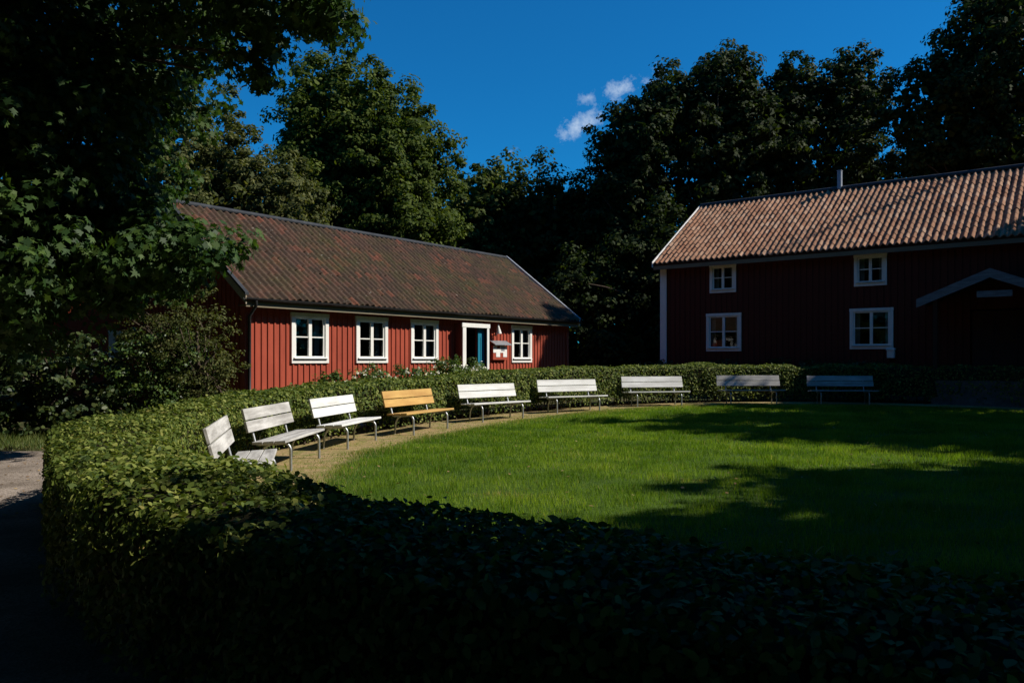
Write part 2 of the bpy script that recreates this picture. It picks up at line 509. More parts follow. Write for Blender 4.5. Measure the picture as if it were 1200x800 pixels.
# rough grass verge and weeds left of the path
n = 26000
X = RNG.uniform(-14, -4.6, n); Y = RNG.uniform(12.7, 15.3, n)
D, S = ring_dist(X, Y); k = (S > .6) & (RNG.random(n) < np.clip((Y - 12.6) / .9, .1, 1))
X, Y = X[k], Y[k]
g = blades('verge_grass', X, Y, RNG.uniform(.03, .13, len(X)) * (.6 + .4 * np.clip((Y - 12.8), 0, 1.6)), .012, M['weed'], RNG.random(len(X)))
tag(g, 'rough olive grass and weeds along the far edge of the gravel path', 'grass', kind='stuff')

# ------------------------------------------------------------------ leaves
def frames(nrm):
    n = nrm / (np.linalg.norm(nrm, axis=1)[:, None] + 1e-9)
    r = RNG.normal(size=n.shape)
    a = np.cross(n, r); a /= np.linalg.norm(a, axis=1)[:, None] + 1e-9
    return a, np.cross(n, a), n
T_DIA = np.array([(-.5, 0, 0), (0, -.32, .07), (.5, 0, -.04), (0, .32, .07)])
T_MAPLE = np.array([(-.5, 0, 0), (-.32, -.16, .03), (-.12, -.5, -.02), (.0, -.2, .05), (.22, -.42, 0), (.16, -.12, .04), (.55, 0, -.08),
                    (.16, .12, .04), (.22, .42, 0), (.0, .2, .05), (-.12, .5, -.02), (-.32, .16, .03)])
T_HEX = np.array([(-.5, 0, 0), (-.2, -.3, .05), (.2, -.26, .04), (.5, 0, -.08), (.2, .26, .04), (-.2, .3, .05)])
def leaves(pos, nrm, size, tmpl):
    a, b, c = frames(nrm)
    s = (size * np.ones(len(pos)))[:, None, None]
    t = tmpl[None]
    v = pos[:, None] + s * (t[..., 0:1] * a[:, None] + t[..., 1:2] * b[:, None] + t[..., 2:3] * c[:, None])
    return v.reshape(-1, 3), len(tmpl)

def lobe_points(lobes, per, clump_r, flat=.6, shell=.62, nclump=None):
    """clumped points spread over ellipsoid lobes: (cx,cy,cz,rx,ry,rz,weight)"""
    P = []; Nn = []; CC = []
    tot = sum(l[6] for l in lobes)
    for l in lobes:
        c = np.array(l[:3]); r = np.array(l[3:6]); nc = max(3, int(nclump * l[6] / tot))
        d = RNG.normal(size=(nc, 3)); d /= np.linalg.norm(d, axis=1)[:, None]
        rad = shell + (1.04 - shell) * RNG.random(nc) ** .7
        rad *= 1 + .10 * np.sin(d[:, 0] * 7 + c[0]) + .08 * np.sin(d[:, 2] * 9 + c[1])
        cc = c + d * r * rad[:, None]
        CC.append(cc)
        m = RNG.poisson(per, nc).clip(3)
        idx = np.repeat(np.arange(nc), m)
        off = RNG.normal(size=(len(idx), 3)); off /= np.linalg.norm(off, axis=1)[:, None]
        off *= (RNG.random(len(idx)) ** .45)[:, None] * clump_r * np.array([1, 1, flat]) * RNG.uniform(.6, 1.25, nc)[idx][:, None]
        P.append(cc[idx] + off)
        Nn.append(off / clump_r * 1.1 + d[idx] * .35 + RNG.normal(size=off.shape) * .38 + np.array([0, 0, .45]))
    return np.concatenate(P), np.concatenate(Nn), np.concatenate(CC)

def limb(mb, a, b, r0, r1, bend=.12, n=6):
    a = Vector(a); b = Vector(b); L = (b - a).length
    pts = []
    o = Vector((random.uniform(-1, 1), random.uniform(-1, 1), random.uniform(0, 1))) * bend * L
    for i in range(n + 1):
        t = i / n
        pts.append(a.lerp(b, t) + o * math.sin(math.pi * t))
    mb.tube(pts, [r0 + (r1 - r0) * (i / n) ** .8 for i in range(n + 1)], 7, False)

def tree(name, base, lobes, mat, leaf, nclump, per, clump_r, tmpl, label, cat='tree', group=None, trunk_r=.28, shell=.62, limbs=16, flat=.6, core=0):
    x, y = base[:2]; z = gzf(x, y)
    e = empty(name, (x, y, z), 0, label, cat, group)
    P, Nn, CC = lobe_points(lobes, per, clump_r, flat, shell, nclump)
    k = P[:, 2] > z + .1
    P, Nn = P[k], Nn[k]
    sz = leaf * RNG.uniform(.65, 1.2, len(P))
    if core:      # bigger sprays deep inside keep the crown from being see-through
        Q = []
        for l in lobes:
            m = int(core * l[3] * l[5])
            d = RNG.normal(size=(m, 3)); d /= np.linalg.norm(d, axis=1)[:, None]
            Q.append(np.array(l[:3]) + d * np.array(l[3:6]) * (.78 * RNG.random(m) ** .4)[:, None])
        Q = np.concatenate(Q); Q = Q[Q[:, 2] > z + .3]
        P = np.concatenate([P, Q]); Nn = np.concatenate([Nn, RNG.normal(size=Q.shape) + [0, -.5, 0]])
        sz = np.concatenate([sz, leaf * RNG.uniform(1.5, 2.6, len(Q))])
    v, kk = leaves(P - np.array([x, y, z]), Nn, sz, tmpl)
    np_mesh('crown', v, kk, mat, e)
    mb = MB()
    big = max(lobes, key=lambda l: l[3] * l[4] * l[5])
    top = Vector((big[0] - x, big[1] - y, big[2] - z + big[5] * .35))
    fork = Vector((top.x * .25, top.y * .25, max(.5, top.z * .36)))
    mb.tube([(0, 0, -.15), (0, 0, .12), (fork.x * .3, fork.y * .3, fork.z * .5), fork], [trunk_r * 1.5, trunk_r * 1.12, trunk_r * .95, trunk_r * .85], 12)
    limb(mb, fork, top, trunk_r * .8, .03, .05, 8)
    sel = RNG.choice(len(CC), min(limbs, len(CC)), replace=False)
    for i in sel:
        c = Vector(CC[i]) - Vector((x, y, z))
        c = fork.lerp(c, .93)
        st = fork.lerp(top, random.uniform(0, .55))
        limb(mb, st, c, trunk_r * random.uniform(.22, .42), .015, .09)
    mb.build('trunk', M['bark'], e)
    return e

# ------------------------------------------------------------------ hedge
def hedge():
    C = RING; n = len(C)
    T, Nn = RT, RN
    zg = gz(C[:, 0], C[:, 1])
    H = np.clip(.83 + .019 * (C[:, 1] - 9), .83, 1.08)
    e = empty('hedge', (C[0, 0], C[0, 1], zg[0]), 0, 'clipped green hedge curving round the lawn behind the benches', 'hedge')
    o = np.array([C[0, 0], C[0, 1], zg[0]])
    # twiggy core
    prof = [(-.36, .22), (-.38, .55), (-.34, .90), (-.2, .95), (0, .955), (.2, .95), (.34, .90), (.38, .55), (.36, .22)]
    V = []
    for s, t in prof:
        j = .02 * snoise(C[:, 0] * 3, C[:, 1] * 3, 1, int(s * 100) + 60)
        V.append(np.stack([C[:, 0] + Nn[:, 0] * (s + j), C[:, 1] + Nn[:, 1] * (s + j), zg + H * t + j], 1) - o)
    V = np.array(V); m = len(prof)
    fs = [(a * n + i, a * n + (i + 1) % n, ((a + 1) % m) * n + (i + 1) % n, ((a + 1) % m) * n + i) for a in range(m) for i in range(n)]
    mb = MB(); mb.add(V.reshape(-1, 3).tolist(), fs, False); mb.build('twigs', M['hedgecore'], e)
    # stems
    mb = MB()
    for i in range(1100):
        j = random.randrange(n); s = random.uniform(-.38, .38); tt = random.random()
        p = C[j] * (1 - tt) + C[(j + 1) % n] * tt + Nn[j] * s
        mb.tube([(p[0] - o[0], p[1] - o[1], zg[j] - o[2] - .02), (p[0] - o[0] + random.uniform(-.08, .08), p[1] - o[1] + random.uniform(-.08, .08), zg[j] - o[2] + .3)], [.014, .009], 5, False)
    mb.build('stem', M['bark'], e)
    # leaves over the surface
    out = []; nr = []
    seg = np.linalg.norm(np.roll(C, -1, 0) - C, axis=1)
    near = np.hypot(C[:, 0], C[:, 1])
    dens = 1 / np.clip(near / 9, .75, 1.7) * np.where((C[:, 0] > 11) , .35, 1)
    pr = seg * dens; pr /= pr.sum()
    NL = 230000
    j = RNG.choice(n, NL, p=pr); tt = RNG.random(NL)[:, None]
    p = C[j] * (1 - tt) + C[(j + 1) % n] * tt
    u = RNG.random(NL)
    hw = .45
    Hj = H[j]
    per = Hj * 2 * .92 + 2 * hw; d = u * per
    side = np.where(d < Hj * .92, -1, np.where(d > per - Hj * .92, 1, 0))
    zz = np.where(side == -1, .06 * Hj + d, np.where(side == 1, .06 * Hj + (per - d), Hj))
    ss = np.where(side == 0, (d - Hj * .92) - hw, side * hw)
    # round the shoulders
    rr = np.clip((zz / Hj - .86) / .14, 0, 1)
    ss = np.where(side != 0, ss * (1 - .14 * rr ** 2), ss)
    zz = np.where(side == 0, zz - .07 * (np.abs(ss) / hw) ** 4, zz)
    bumpy = .048 * snoise(p[:, 0] * 3.1 + zz * 2, p[:, 1] * 3.1 - zz, 1, 21) + .02 * snoise(p[:, 0] * 9, p[:, 1] * 9 + zz * 7, 1, 22)
    depth = -RNG.random(NL) ** 2 * .10 + .03 + np.where(RNG.random(NL) < .04, RNG.random(NL) * .045, 0)
    disp = bumpy + depth
    thin = np.clip((zz - .05) / .3, .25, 1)
    k = RNG.random(NL) < thin
    nor = np.zeros((NL, 3)); nor[:, :2] = Nn[j] * np.where(side == 0, ss / hw * .25, side)[:, None]; nor[:, 2] = np.where(side == 0, 1, .1 + .6 * rr)
    pos = np.stack([p[:, 0] + Nn[j][:, 0] * ss, p[:, 1] + Nn[j][:, 1] * ss, zg[j] + zz], 1) + nor * disp[:, None] - o
    nn2 = nor + RNG.normal(size=nor.shape) * .55 + np.array([0, 0, .25])
    pos, nn2, j = pos[k], nn2[k], j[k]
    size = np.clip(.036 * (near[j] / 9), .038, .058) * RNG.uniform(.55, 1.4, len(j))
    v, kk = leaves(pos, nn2, size, T_HEX)
    np_mesh('foliage', v, kk, M['hedge'], e, RNG.random(len(j)) ** 1.15 * .93)
hedge()

# ------------------------------------------------------------------ buildings
def pantile(name, L, S, p, row, org, du, dv, dn, mat, parent, amp=.055, seed=0, lift=.028):
    """wavy clay tiles: u along the eave, v from the ridge down the slope"""
    r = np.random.default_rng(seed)
    nu = int(round(L / p)); p = L / nu; nv = int(round(S / row)); row = S / nv
    k = 8
    prof_u = np.linspace(0, 1, k, endpoint=False)
    prof_h = np.array([0, .10, .48, .88, 1.0, .86, .42, .08])
    U = (np.arange(nu)[:, None] + prof_u[None]).ravel() * p
    Hh = np.tile(prof_h, nu) * amp
    U = np.append(U, L); Hh = np.append(Hh, 0)
    jit = r.normal(size=(nv, nu + 1)) * .006; jv = r.normal(size=(nv, nu + 1)) * .012
    col = np.minimum((np.arange(len(U)) // k), nu)
    rows = []; uv = []
    sag = lambda uu, vv: .018 * np.sin(uu * 1.1 + seed) * np.sin(vv * 1.3) + .012 * np.sin(uu * 2.7 + vv)
    for a in range(nv):
        for t, lf in ((0.0, 0.0), (.93, lift * .9), (1.0, lift * .75)):
            v = (a + t) * row + (jv[a][col] if t > 0 else 0) * (1 if t > .5 else 0)
            vv = np.full(len(U), 0.0) + v
            h = Hh * (1 if t < .99 else .97) + lf + jit[a][col] + sag(U, vv)
            rows.append(np.stack([U, vv, h], 1)); uv.append(np.stack([U / p, np.full(len(U), a + min(t, .97))], 1))
        # front lip drops to the row below
        v = (a + 1) * row + jv[a][col]
        vv = np.full(len(U), 0.0) + v
        rows.append(np.stack([U, vv + .002, Hh * .8 - .012 + sag(U, vv)], 1)); uv.append(np.stack([U / p, np.full(len(U), a + .98)], 1))
    G = np.array(rows); UV = np.array(uv)
    org, du, dv, dn = map(np.array, (org, du, dv, dn))
    W = org + G[..., 0:1] * du + G[..., 1:2] * dv + G[..., 2:3] * dn
    nr, nc = W.shape[:2]
    i, j = np.meshgrid(np.arange(nc - 1), np.arange(nr - 1))
    ok = (j % 4 != 3)
    q = np.stack([j * nc + i, j * nc + i + 1, (j + 1) * nc + i + 1, (j + 1) * nc + i], -1)[ok]
    if np.dot(np.cross(du, dv), dn) > 0: pass
    else: q = q[:, ::-1]
    me = bpy.data.meshes.new(name); me.from_pydata(W.reshape(-1, 3).tolist(), [], q.tolist()); me.materials.append(mat)
    ul = me.uv_layers.new(name='tile')
    vi = np.empty(len(me.loops), np.int32); me.loops.foreach_get('vertex_index', vi)
    # per-face tile id so a face never straddles two tiles
    fuv = UV.reshape(-1, 2)[vi].reshape(-1, 4, 2)
    cen = fuv.mean(1); cen[:, 1] = np.floor(cen[:, 1] - 1e-4) + .5; cen[:, 0] = np.floor(cen[:, 0]) + .5
    ul.data.foreach_set('uv', np.repeat(cen, 4, 0).ravel().astype(np.float32))
    me.polygons.foreach_set('use_smooth', [True] * len(me.polygons))
    o = bpy.data.objects.new(name, me); COL.objects.link(o); o.parent = parent
    return o

def cladding(mb, L, z0, z1, opens, y=0.0, thick=.14, pitch=.165, bw=.042, bt=.024):
    """board wall with real openings in the plane y (outside is -y); battens on the outside"""
    xs = sorted(set([0, L] + [v for o in opens for v in (o[0], o[1])]))
    for a, b in zip(xs[:-1], xs[1:]):
        if b - a < 1e-6: continue
        cuts = sorted([(o[2], o[3]) for o in opens if o[0] <= a + 1e-6 and o[1] >= b - 1e-6])
        z = z0
        for c0, c1 in cuts:
            if c0 > z: mb.box(a, b, y, y + thick, z, c0)
            z = c1
        if z < z1: mb.box(a, b, y, y + thick, z, z1)
    n = int(L / pitch)
    for i in range(n + 1):
        x = (i + .5) * L / (n + 1) + random.uniform(-.004, .004)
        cuts = sorted([(o[2], o[3]) for o in opens if o[0] - bw < x < o[1] + bw])
        z = z0
        w = bw * random.uniform(.85, 1.15)
        for c0, c1 in cuts + [(z1, z1)]:
            if c0 > z + .02: mb.box(x - w / 2, x + w / 2, y - bt, y - .001, z - .01, c0)
            z = c1
def gable_wall(mb, D, z0, ze, zr, x, out, pitch=.165):
    """end wall across the depth D, triangular top; out = -1 or +1 side"""
    x0, x1 = (x, x + .14) if out < 0 else (x - .14, x)
    mb.prism([(0.145, z0), (D - .145, z0), (D - .145, ze), (D / 2, zr), (.145, ze)], x0, x1, 'x')
    n = int(D / pitch)
    for i in range(n + 1):
        y = (i + .5) * D / (n + 1)
        zt = ze + (zr - ze) * (1 - abs(y - D / 2) / (D / 2)) - .05
        xa, xb = (x - .024, x - .001) if out < 0 else (x + .001, x + .024)
        mb.box(xa, xb, y - .021, y + .021, z0, zt)

def window(parent, x0, x1, z0, z1, y=0.0, tw=.10, mull=1, label=None):
    """casing > sash, pane ; opening is x0..x1,z0..z1 (outer edge of casing)"""
    c = MB()
    yo = y - .05
    c.box(x0, x0 + tw, yo, y + .02, z0 + .1, z1 - .1).box(x1 - tw, x1, yo, y + .02, z0 + .1, z1 - .1)
    c.box(x0 - .01, x1 + .01, yo - .008, y + .02, z1 - .1, z1).box(x0, x1, yo - .004, y + .02, z0, z0 + .1)
    c.prism([(yo - .055, z0 + .105), (yo - .055, z0 + .12), (y, z0 + .15), (y, z0 + .105)], x0 + tw * .5, x1 - tw * .5, 'x')
    cas = c.build('window', M['white'], parent, .004)
    if label: cas['label'] = label
    xi0, xi1, zi0, zi1 = x0 + tw, x1 - tw, z0 + .12, z1 - .1
    s = MB(); ys, ye = y - .022, y + .03; fw = .045
    xm = (xi0 + xi1) / 2
    s.box(xi0, xi0 + fw, ys, ye, zi0, zi1).box(xi1 - fw, xi1, ys, ye, zi0, zi1)
    s.box(xi0 + fw, xi1 - fw, ys + .001, ye - .001, zi0, zi0 + fw).box(xi0 + fw, xi1 - fw, ys + .001, ye - .001, zi1 - fw, zi1)
    s.box(xm - .045, xm + .045, ys - .012, ye, zi0 + fw, zi1 - fw)
    zm = (zi0 + zi1) / 2 + .02
    for k in range(mull):
        zz = zi0 + (zi1 - zi0) * (k + 1) / (mull + 1) + .015
        s.box(xi0 + fw, xm - .045, ys + .004, ye - .004, zz - .014, zz + .014).box(xm + .045, xi1 - fw, ys + .004, ye - .004, zz - .014, zz + .014)
    s.build('sash', M['white'], cas)
    g = MB(); g.add([(xi0 + .01, y + .012, zi0 + .01), (xi1 - .01, y + .012, zi0 + .01), (xi1 - .01, y + .012, zi1 - .01), (xi0 + .01, y + .012, zi1 - .01)], [(0, 1, 2, 3)])
    g.build('pane', M['glass'], cas)
    # thin curtains drawn to the sides
    n = 12
    for a, b in ((xi0 + .02, xi0 + .16), (xi1 - .16, xi1 - .02)):
        q = MB(); vs = []
        for i in range(n + 1):
            xx = a + (b - a) * i / n; yy = y + .16 + .012 * math.sin(i * 2.1)
            vs += [(xx, yy, zi0 - .02), (xx, yy, zi1 + .02)]
        q.add(vs, [(2 * i, 2 * i + 2, 2 * i + 3, 2 * i + 1) for i in range(n)], True)
        q.build('curtain', M['curtain'], cas)
    return cas

# ---- left cottage
K = .92
OX, OY = -6.23 * K, 18.63 * K
def sL(px, off=0.0):
    """distance along the cottage front of a picture column; off = metres in front of the wall"""
    x0, y0 = OX + .8 * off, OY - .6 * off
    r = (px - 600) / F
    s = (r * y0 - x0) / (.6 - .8 * r)
    return s, y0 + .8 * s
def zL(px, py, off=0.0):
    return ZC + (422 - py) / F * sL(px, off)[1]
LL = sL(664)[0]
cot = empty('cottage', (OX, OY, 0), R(53.13), 'low red cottage with old mossy tile roof, white windows and teal door', 'cottage')
ZE = 1.45 + (422 - 346) / F * 18.18 * K       # eave height
OV = .38 * K; GOV = .25 * K; HW = 3.4 * K
ZRG = 1.45 + (3.99 + .06) * K                 # ridge height
DL = 2 * (HW - OV)
Z0 = .42
wz0, wz1 = zL(362.5, 425.5), zL(362.5, 367)
WW = sL(384.5)[0] - sL(341)[0]
wins = []
for px in (362.7, 435.2, 496.8, 610.5):
    s = sL(px)[0]; wins.append((s - WW / 2, s + WW / 2))
dx0, dx1 = sL(542.5, .34)[0], sL(573.5, .34)[0]
dzt = zL(558, 379, .34)
opens = [(a + .07, b - .07, wz0 + .06, wz1 - .06) for a, b in wins] + [(dx0 + .1, dx1 - .06, Z0, dzt - .08)]
wtop = ZE - .02
mb = MB(); cladding(mb, LL, Z0, wtop, opens)
slope = (ZRG - ZE) / HW
gab_top = ZE + slope * HW - .16
gable_wall(mb, DL, Z0, wtop + .02, gab_top, 0, -1); gable_wall(mb, DL, Z0, wtop + .02, gab_top, LL, 1)
mb.box(0, LL, DL - .14, DL, Z0, wtop)
mb.build('wall', M['red'], cot)
mb = MB(); mb.box(.03, LL - .03, .03, DL - .03, -.3, Z0 - .002); mb.build('plinth', M['stone'], cot)
mb = MB(); mb.box(.15, LL - .15, 1.6, 1.65, Z0, wtop - .1); mb.box(.15, LL - .15, .15, 1.6, wtop - .1, wtop - .06); mb.box(.15, LL - .15, .15, 1.6, Z0, Z0 + .04); mb.build('room_lining', M['interior'], cot)
# corner boards
mb = MB(); mb.box(-.055, .08, -.055, -.027, Z0, wtop - .02).box(-.055, -.027, -.027, .1, Z0, wtop - .02); mb.build('corner_board', M['red'], cot)
mb = MB(); mb.box(LL - .08, LL + .055, -.055, -.027, Z0, wtop - .02).box(LL + .027, LL + .055, -.027, .1, Z0, wtop - .02); mb.build('corner_board', M['red'], cot)
for a, b in wins: window(cot, a, b, wz0, wz1)
# roof
cs = 1 / math.hypot(1, slope); sn = slope * cs
SLEN = HW / cs
RL = LL + 2 * GOV
y_ridge = HW - OV
rf = MB()
for sg in (1, -1):
    ye = -OV if sg == 1 else DL + OV
    yr = y_ridge
    rf.prism([(ye, ZE - .06), (yr, ZRG - .06), (yr, ZRG - .16), (ye + sg * .05, ZE - .15)] if sg == 1 else [(ye, ZE - .06), (ye - .05, ZE - .15), (yr, ZRG - .16), (yr, ZRG - .06)], -GOV + .02, LL + GOV - .02, 'x')
roof = rf.build('roof', M['darkwood'], cot)
pantile('front_tiles', RL, SLEN, .185, .265, (-GOV, y_ridge, ZRG - .045), (1, 0, 0), (0, -cs, -sn), (0, -sn, cs), M['tile_old'], roof, .064, 2, .02)
pantile('back_tiles', RL, SLEN, .185, .265, (-GOV, y_ridge, ZRG - .045), (1, 0, 0), (0, cs, -sn), (0, sn, cs), M['tile_old'], roof, .060, 3)
mb = MB()
nr = 36
for i in range(nr):
    a = -GOV + RL * i / nr; b = -GOV + RL * (i + 1) / nr + .03
    mb.tube([(a, y_ridge, ZRG + .02), (b, y_ridge, ZRG + .01)], [.062, .072], 8)
mb.build('ridge_cap', M['slate'], roof)
# barge boards with metal capping at both gable ends
for xg in (-GOV - .03, LL + GOV + .005):
    mb = MB()
    for sg in (1, -1):
        ye = -OV - .03 if sg == 1 else DL + OV + .03
        mb.prism([(ye, ZE + .01), (y_ridge, ZRG + .035), (y_ridge, ZRG - .15), (ye, ZE - .18)] if sg == 1 else [(ye, ZE + .01), (ye, ZE - .18), (y_ridge, ZRG - .15), (y_ridge, ZRG + .035)], xg, xg + .025, 'x')
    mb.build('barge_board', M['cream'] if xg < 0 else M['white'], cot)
    mb = MB()
    for sg in (1, -1):
        ye = -OV - .04 if sg == 1 else DL + OV + .04
        mb.prism([(ye, ZE + .012), (ye, ZE + .065), (y_ridge, ZRG + .09), (y_ridge, ZRG + .037)], xg - .02, xg + .07, 'x')
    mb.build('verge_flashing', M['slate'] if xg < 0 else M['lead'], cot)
# fascia + gutter
mb = MB(); mb.box(-GOV + .02, LL + GOV - .02, -OV + .03, -OV + .055, ZE - .23, ZE - .075); mb.box(-GOV + .02, LL + GOV - .02, -OV + .056, -.03, ZE - .205, ZE - .185)
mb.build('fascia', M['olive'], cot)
mb = MB()
gp = []
for i in range(9):
    a = math.pi * i / 8; gp.append((-OV - .045 - .055 * math.cos(a), ZE - .045 - .055 * math.sin(a)))
ins = [(-OV - .045 + (p[0] + OV + .045) * .88, ZE - .045 + (p[1] - ZE + .045) * .88) for p in gp]
mb.prism(gp + ins[::-1], -GOV - .06, LL + GOV + .04, 'x')
mb.build('gutter', M['gutter'], cot)
mb = MB(); mb.tube([(-.02, -OV - .05, ZE - .1), (-.02, -OV - .05, ZE - .2), (.02, -.11, ZE - .42), (.02, -.11, Z0 + .1), (.02, -.2, Z0)], .035, 10)
mb.build('downpipe', M['gutter'], cot)
# doorway standing proud of the wall
dr = MB(); pj = -.34
dr.box(dx0, dx0 + .15, pj, pj + .03, Z0, dzt - .12)
dr.box(dx1 - .10, dx1, pj, pj + .03, Z0, dzt - .12)
dr.box(dx0 - .03, dx1 + .03, pj - .01, pj + .03, dzt - .12, dzt)
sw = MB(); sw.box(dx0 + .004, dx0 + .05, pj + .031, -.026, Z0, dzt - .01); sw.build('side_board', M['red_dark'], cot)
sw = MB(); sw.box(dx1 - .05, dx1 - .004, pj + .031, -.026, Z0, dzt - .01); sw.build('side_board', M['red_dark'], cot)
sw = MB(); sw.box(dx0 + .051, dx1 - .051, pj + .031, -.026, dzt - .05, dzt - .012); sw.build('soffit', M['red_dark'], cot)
dfr = dr.build('door_frame', M['white'], cot, .005)
mb = MB(); mb.box(dx0 - .05, dx1 + .05, pj - .35, .0, Z0 - .16, Z0); mb.build('door_step', M['stone'], cot)
# teal door leaf, half of the opening, other half standing open
dm = sL(560.3, .2)[0]
mb = MB(); mb.box(dm, dx1 - .052, -.20, -.155, Z0 + .02, dzt - .13)
for a, b in ((.25, .75), (.95, 1.7)):
    if Z0 + b < dzt - .2:
        mb.box(dm + .1, dx1 - .2, -.212, -.199, Z0 + a, Z0 + b)
leafo = mb.build('door', M['teal'], cot, .004)
mb = MB(); mb.tube([(dm + .05, -.2, Z0 + 1.0), (dm + .05, -.25, Z0 + 1.0), (dm + .14, -.25, Z0 + 1.0)], .01, 8); mb.build('handle', M['metal'], leafo)
# notice board on the wall
def LW(px, py, off): return sL(px, off)[0], zL(px, py, off)
nx0, nz0 = LW(577.5, 421.5, .1); nx1, nz1 = LW(594, 405, .1)
nb = empty('notice_board', (OX, OY, 0), R(53.13), 'red notice board with white blocky emblem and little grey roof, right of the teal door', 'sign')
mb = MB(); mb.box(nx0, nx1, -.11, -.028, nz0, nz1); mb.build('panel', M['red'], nb, .004)
W_, H_ = nx1 - nx0, nz1 - nz0
def nq(pts): return [(nx0 + a * W_, nz0 + b * H_) for a, b in pts]
mb = MB()
poly = [(.0, .98), (.27, .98), (.27, .78), (.48, .78), (.48, .98), (.97, .98), (.97, .2), (.70, .2), (.70, .5), (.48, .5), (.48, .2), (.2, .2), (.2, .5), (.0, .5)]
for rect in ((0, .27, .5, .98), (.27, .48, .5, .78), (.2, .48, .2, .5), (.48, .97, .5, .98), (.70, .97, .2, .5)):
    a, b, c, d = rect; mb.box(nx0 + a * W_ + .003, nx0 + b * W_ + .003, -.119, -.111, nz0 + c * H_, nz0 + d * H_)
mb.build('emblem', M['white'], nb)
mb = MB(); mb.prism([(-.24, nz1 + .01), (-.24, nz1 + .035), (-.028, nz1 + .15), (-.028, nz1 + .12)], nx0 - .06, nx1 + .06, 'x'); mb.build('canopy', M['lead'], nb)
mb = MB(); mb.box(nx0 + .55 * W_, nx0 + .8 * W_, -.122, -.1195, nz0 + .62 * H_, nz0 + .9 * H_); mb.build('paper', M['lead'], nb)
# wall lamp
lx, lz = LW(585.5, 386, .25)
wl = empty('wall_lamp', (OX, OY, 0), R(53.13), 'small white wall lamp on a bracket above the red notice board', 'lamp')
mb = MB(); mb.tube([(lx + .12, -.03, lz - .12), (lx + .1, -.12, lz - .06), (lx + .04, -.2, lz + .02)], .012, 8); mb.tube([(lx + .12, -.02, lz - .12), (lx + .12, -.045, lz - .12)], .045, 10); mb.build('bracket', M['gutter'], wl)
mb = MB(); mb.tube([(lx - .02, -.2, lz + .16), (lx - .015, -.2, lz + .12), (lx, -.2, lz + .05), (lx + .03, -.2, lz - .12)], [.012, .03, .045, .085], 14); mb.build('lamp_shade', M['white'], wl)
# door bell / small box at the right jamb
bx = dx1 + .05
bl = MB(); bl.box(bx, bx + .07, -.06, -.026, dzt - 1.12, dzt - .98)
o = bl.build('door_bell', M['white'], None, .01); o.location = (OX, OY, 0); o.rotation_euler = (0, 0, R(53.13))
tag(o, 'tiny white bell box on the red wall just right of the door frame', 'door bell')

# ---- right building
PX, PY = .2658 * 28.2, 28.2
BX, BY = PX - .8 * 2.383, PY + .6 * 2.383
def sR(px, off=0.0):
    x0, y0 = BX - .6 * off, BY - .8 * off
    r = (px - 600) / F
    s = (r * y0 - x0) / (.8 + .6 * r)
    return s, y0 - .6 * s
def zR(px, py, off=0.0): return ZC + (422 - py) / F * sR(px, off)[1]
RLn = 15.6
big = empty('farmhouse', (BX, BY, 0), R(-36.87), 'two storey dark red house in shade with orange clay tile roof', 'house')
OVR = .4
ZER = 1.45 + (422 - 308) / F * sR(767, OVR)[1]
HWR = 4.3
ZRR = 1.45 + (422 - 241) / F * (BY - .8 * OVR + .8 * HWR)
DR = 2 * (HWR - OVR)
opens = []; specs = []
for (x0, x1, y0, y1) in ((832, 863, 343, 309.5), (1001, 1039.5, 335, 297.5), (828, 869, 411.5, 367), (996, 1047, 409, 361)):
    xc = (x0 + x1) / 2
    a, b = sR(x0)[0], sR(x1)[0]; z0_, z1_ = zR(xc, y0), zR(xc, y1)
    specs.append((a, b, z0_, z1_)); opens.append((a + .07, b - .07, z0_ + .06, z1_ - .06))
ds = sR(1160)[0]
pa, pb = 10.0, 11.4
opens.append((pa, pb, .9, 2.95))
zb = .95
mb = MB(); cladding(mb, RLn, zb, ZER - .02, opens, pitch=.2, bw=.05)
slr = (ZRR - ZER) / HWR
gable_wall(mb, DR, zb, ZER, ZER + slr * HWR - .18, 0, -1, .2); gable_wall(mb, DR, zb, ZER, ZER + slr * HWR - .18, RLn, 1, .2)
mb.box(0, RLn, DR - .14, DR, zb, ZER - .02)
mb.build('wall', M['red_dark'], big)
mb = MB(); mb.box(.03, RLn - .03, .03, DR - .03, -.3, zb - .002); mb.build('plinth', M['stone'], big)
mb = MB(); mb.box(.15, RLn - .15, 2.2, 2.25, zb, ZER - .1); mb.box(.15, RLn - .15, .15, 2.2, zb, zb + .04); mb.box(.15, RLn - .15, .15, 2.2, 3.6, 3.66); mb.build('room_lining', M['interior'], big)
for sp in specs: window(big, *sp, tw=.11, mull=1)
mb = MB(); mb.box(-.06, .2, -.06, -.03, zb + .35, ZER - .1).box(-.06, -.03, -.03, .2, zb + .35, ZER - .1); mb.build('corner_board', M['white'], big, .004)
mb = MB(); mb.box(RLn - .2, RLn + .06, -.06, -.03, zb, ZER - .1); mb.build('corner_board', M['white'], big, .004)
cs2 = 1 / math.hypot(1, slr); sn2 = slr * cs2
GO2 = .18; yr2 = HWR - OVR
rf = MB()
rf.prism([(-OVR, ZER - .07), (yr2, ZRR - .07), (yr2, ZRR - .17), (-OVR + .05, ZER - .16)], -GO2 + .02, RLn + GO2 - .02, 'x')
rf.prism([(DR + OVR, ZER - .07), (DR + OVR - .05, ZER - .16), (yr2, ZRR - .17), (yr2, ZRR - .07)], -GO2 + .02, RLn + GO2 - .02, 'x')
roof = rf.build('roof', M['darkwood'], big)
pantile('front_tiles', RLn + 2 * GO2, HWR / cs2, .2, .34, (-GO2, yr2, ZRR - .055), (1, 0, 0), (0, -cs2, -sn2), (0, -sn2, cs2), M['tile_new'], roof, .080, 5, .017)
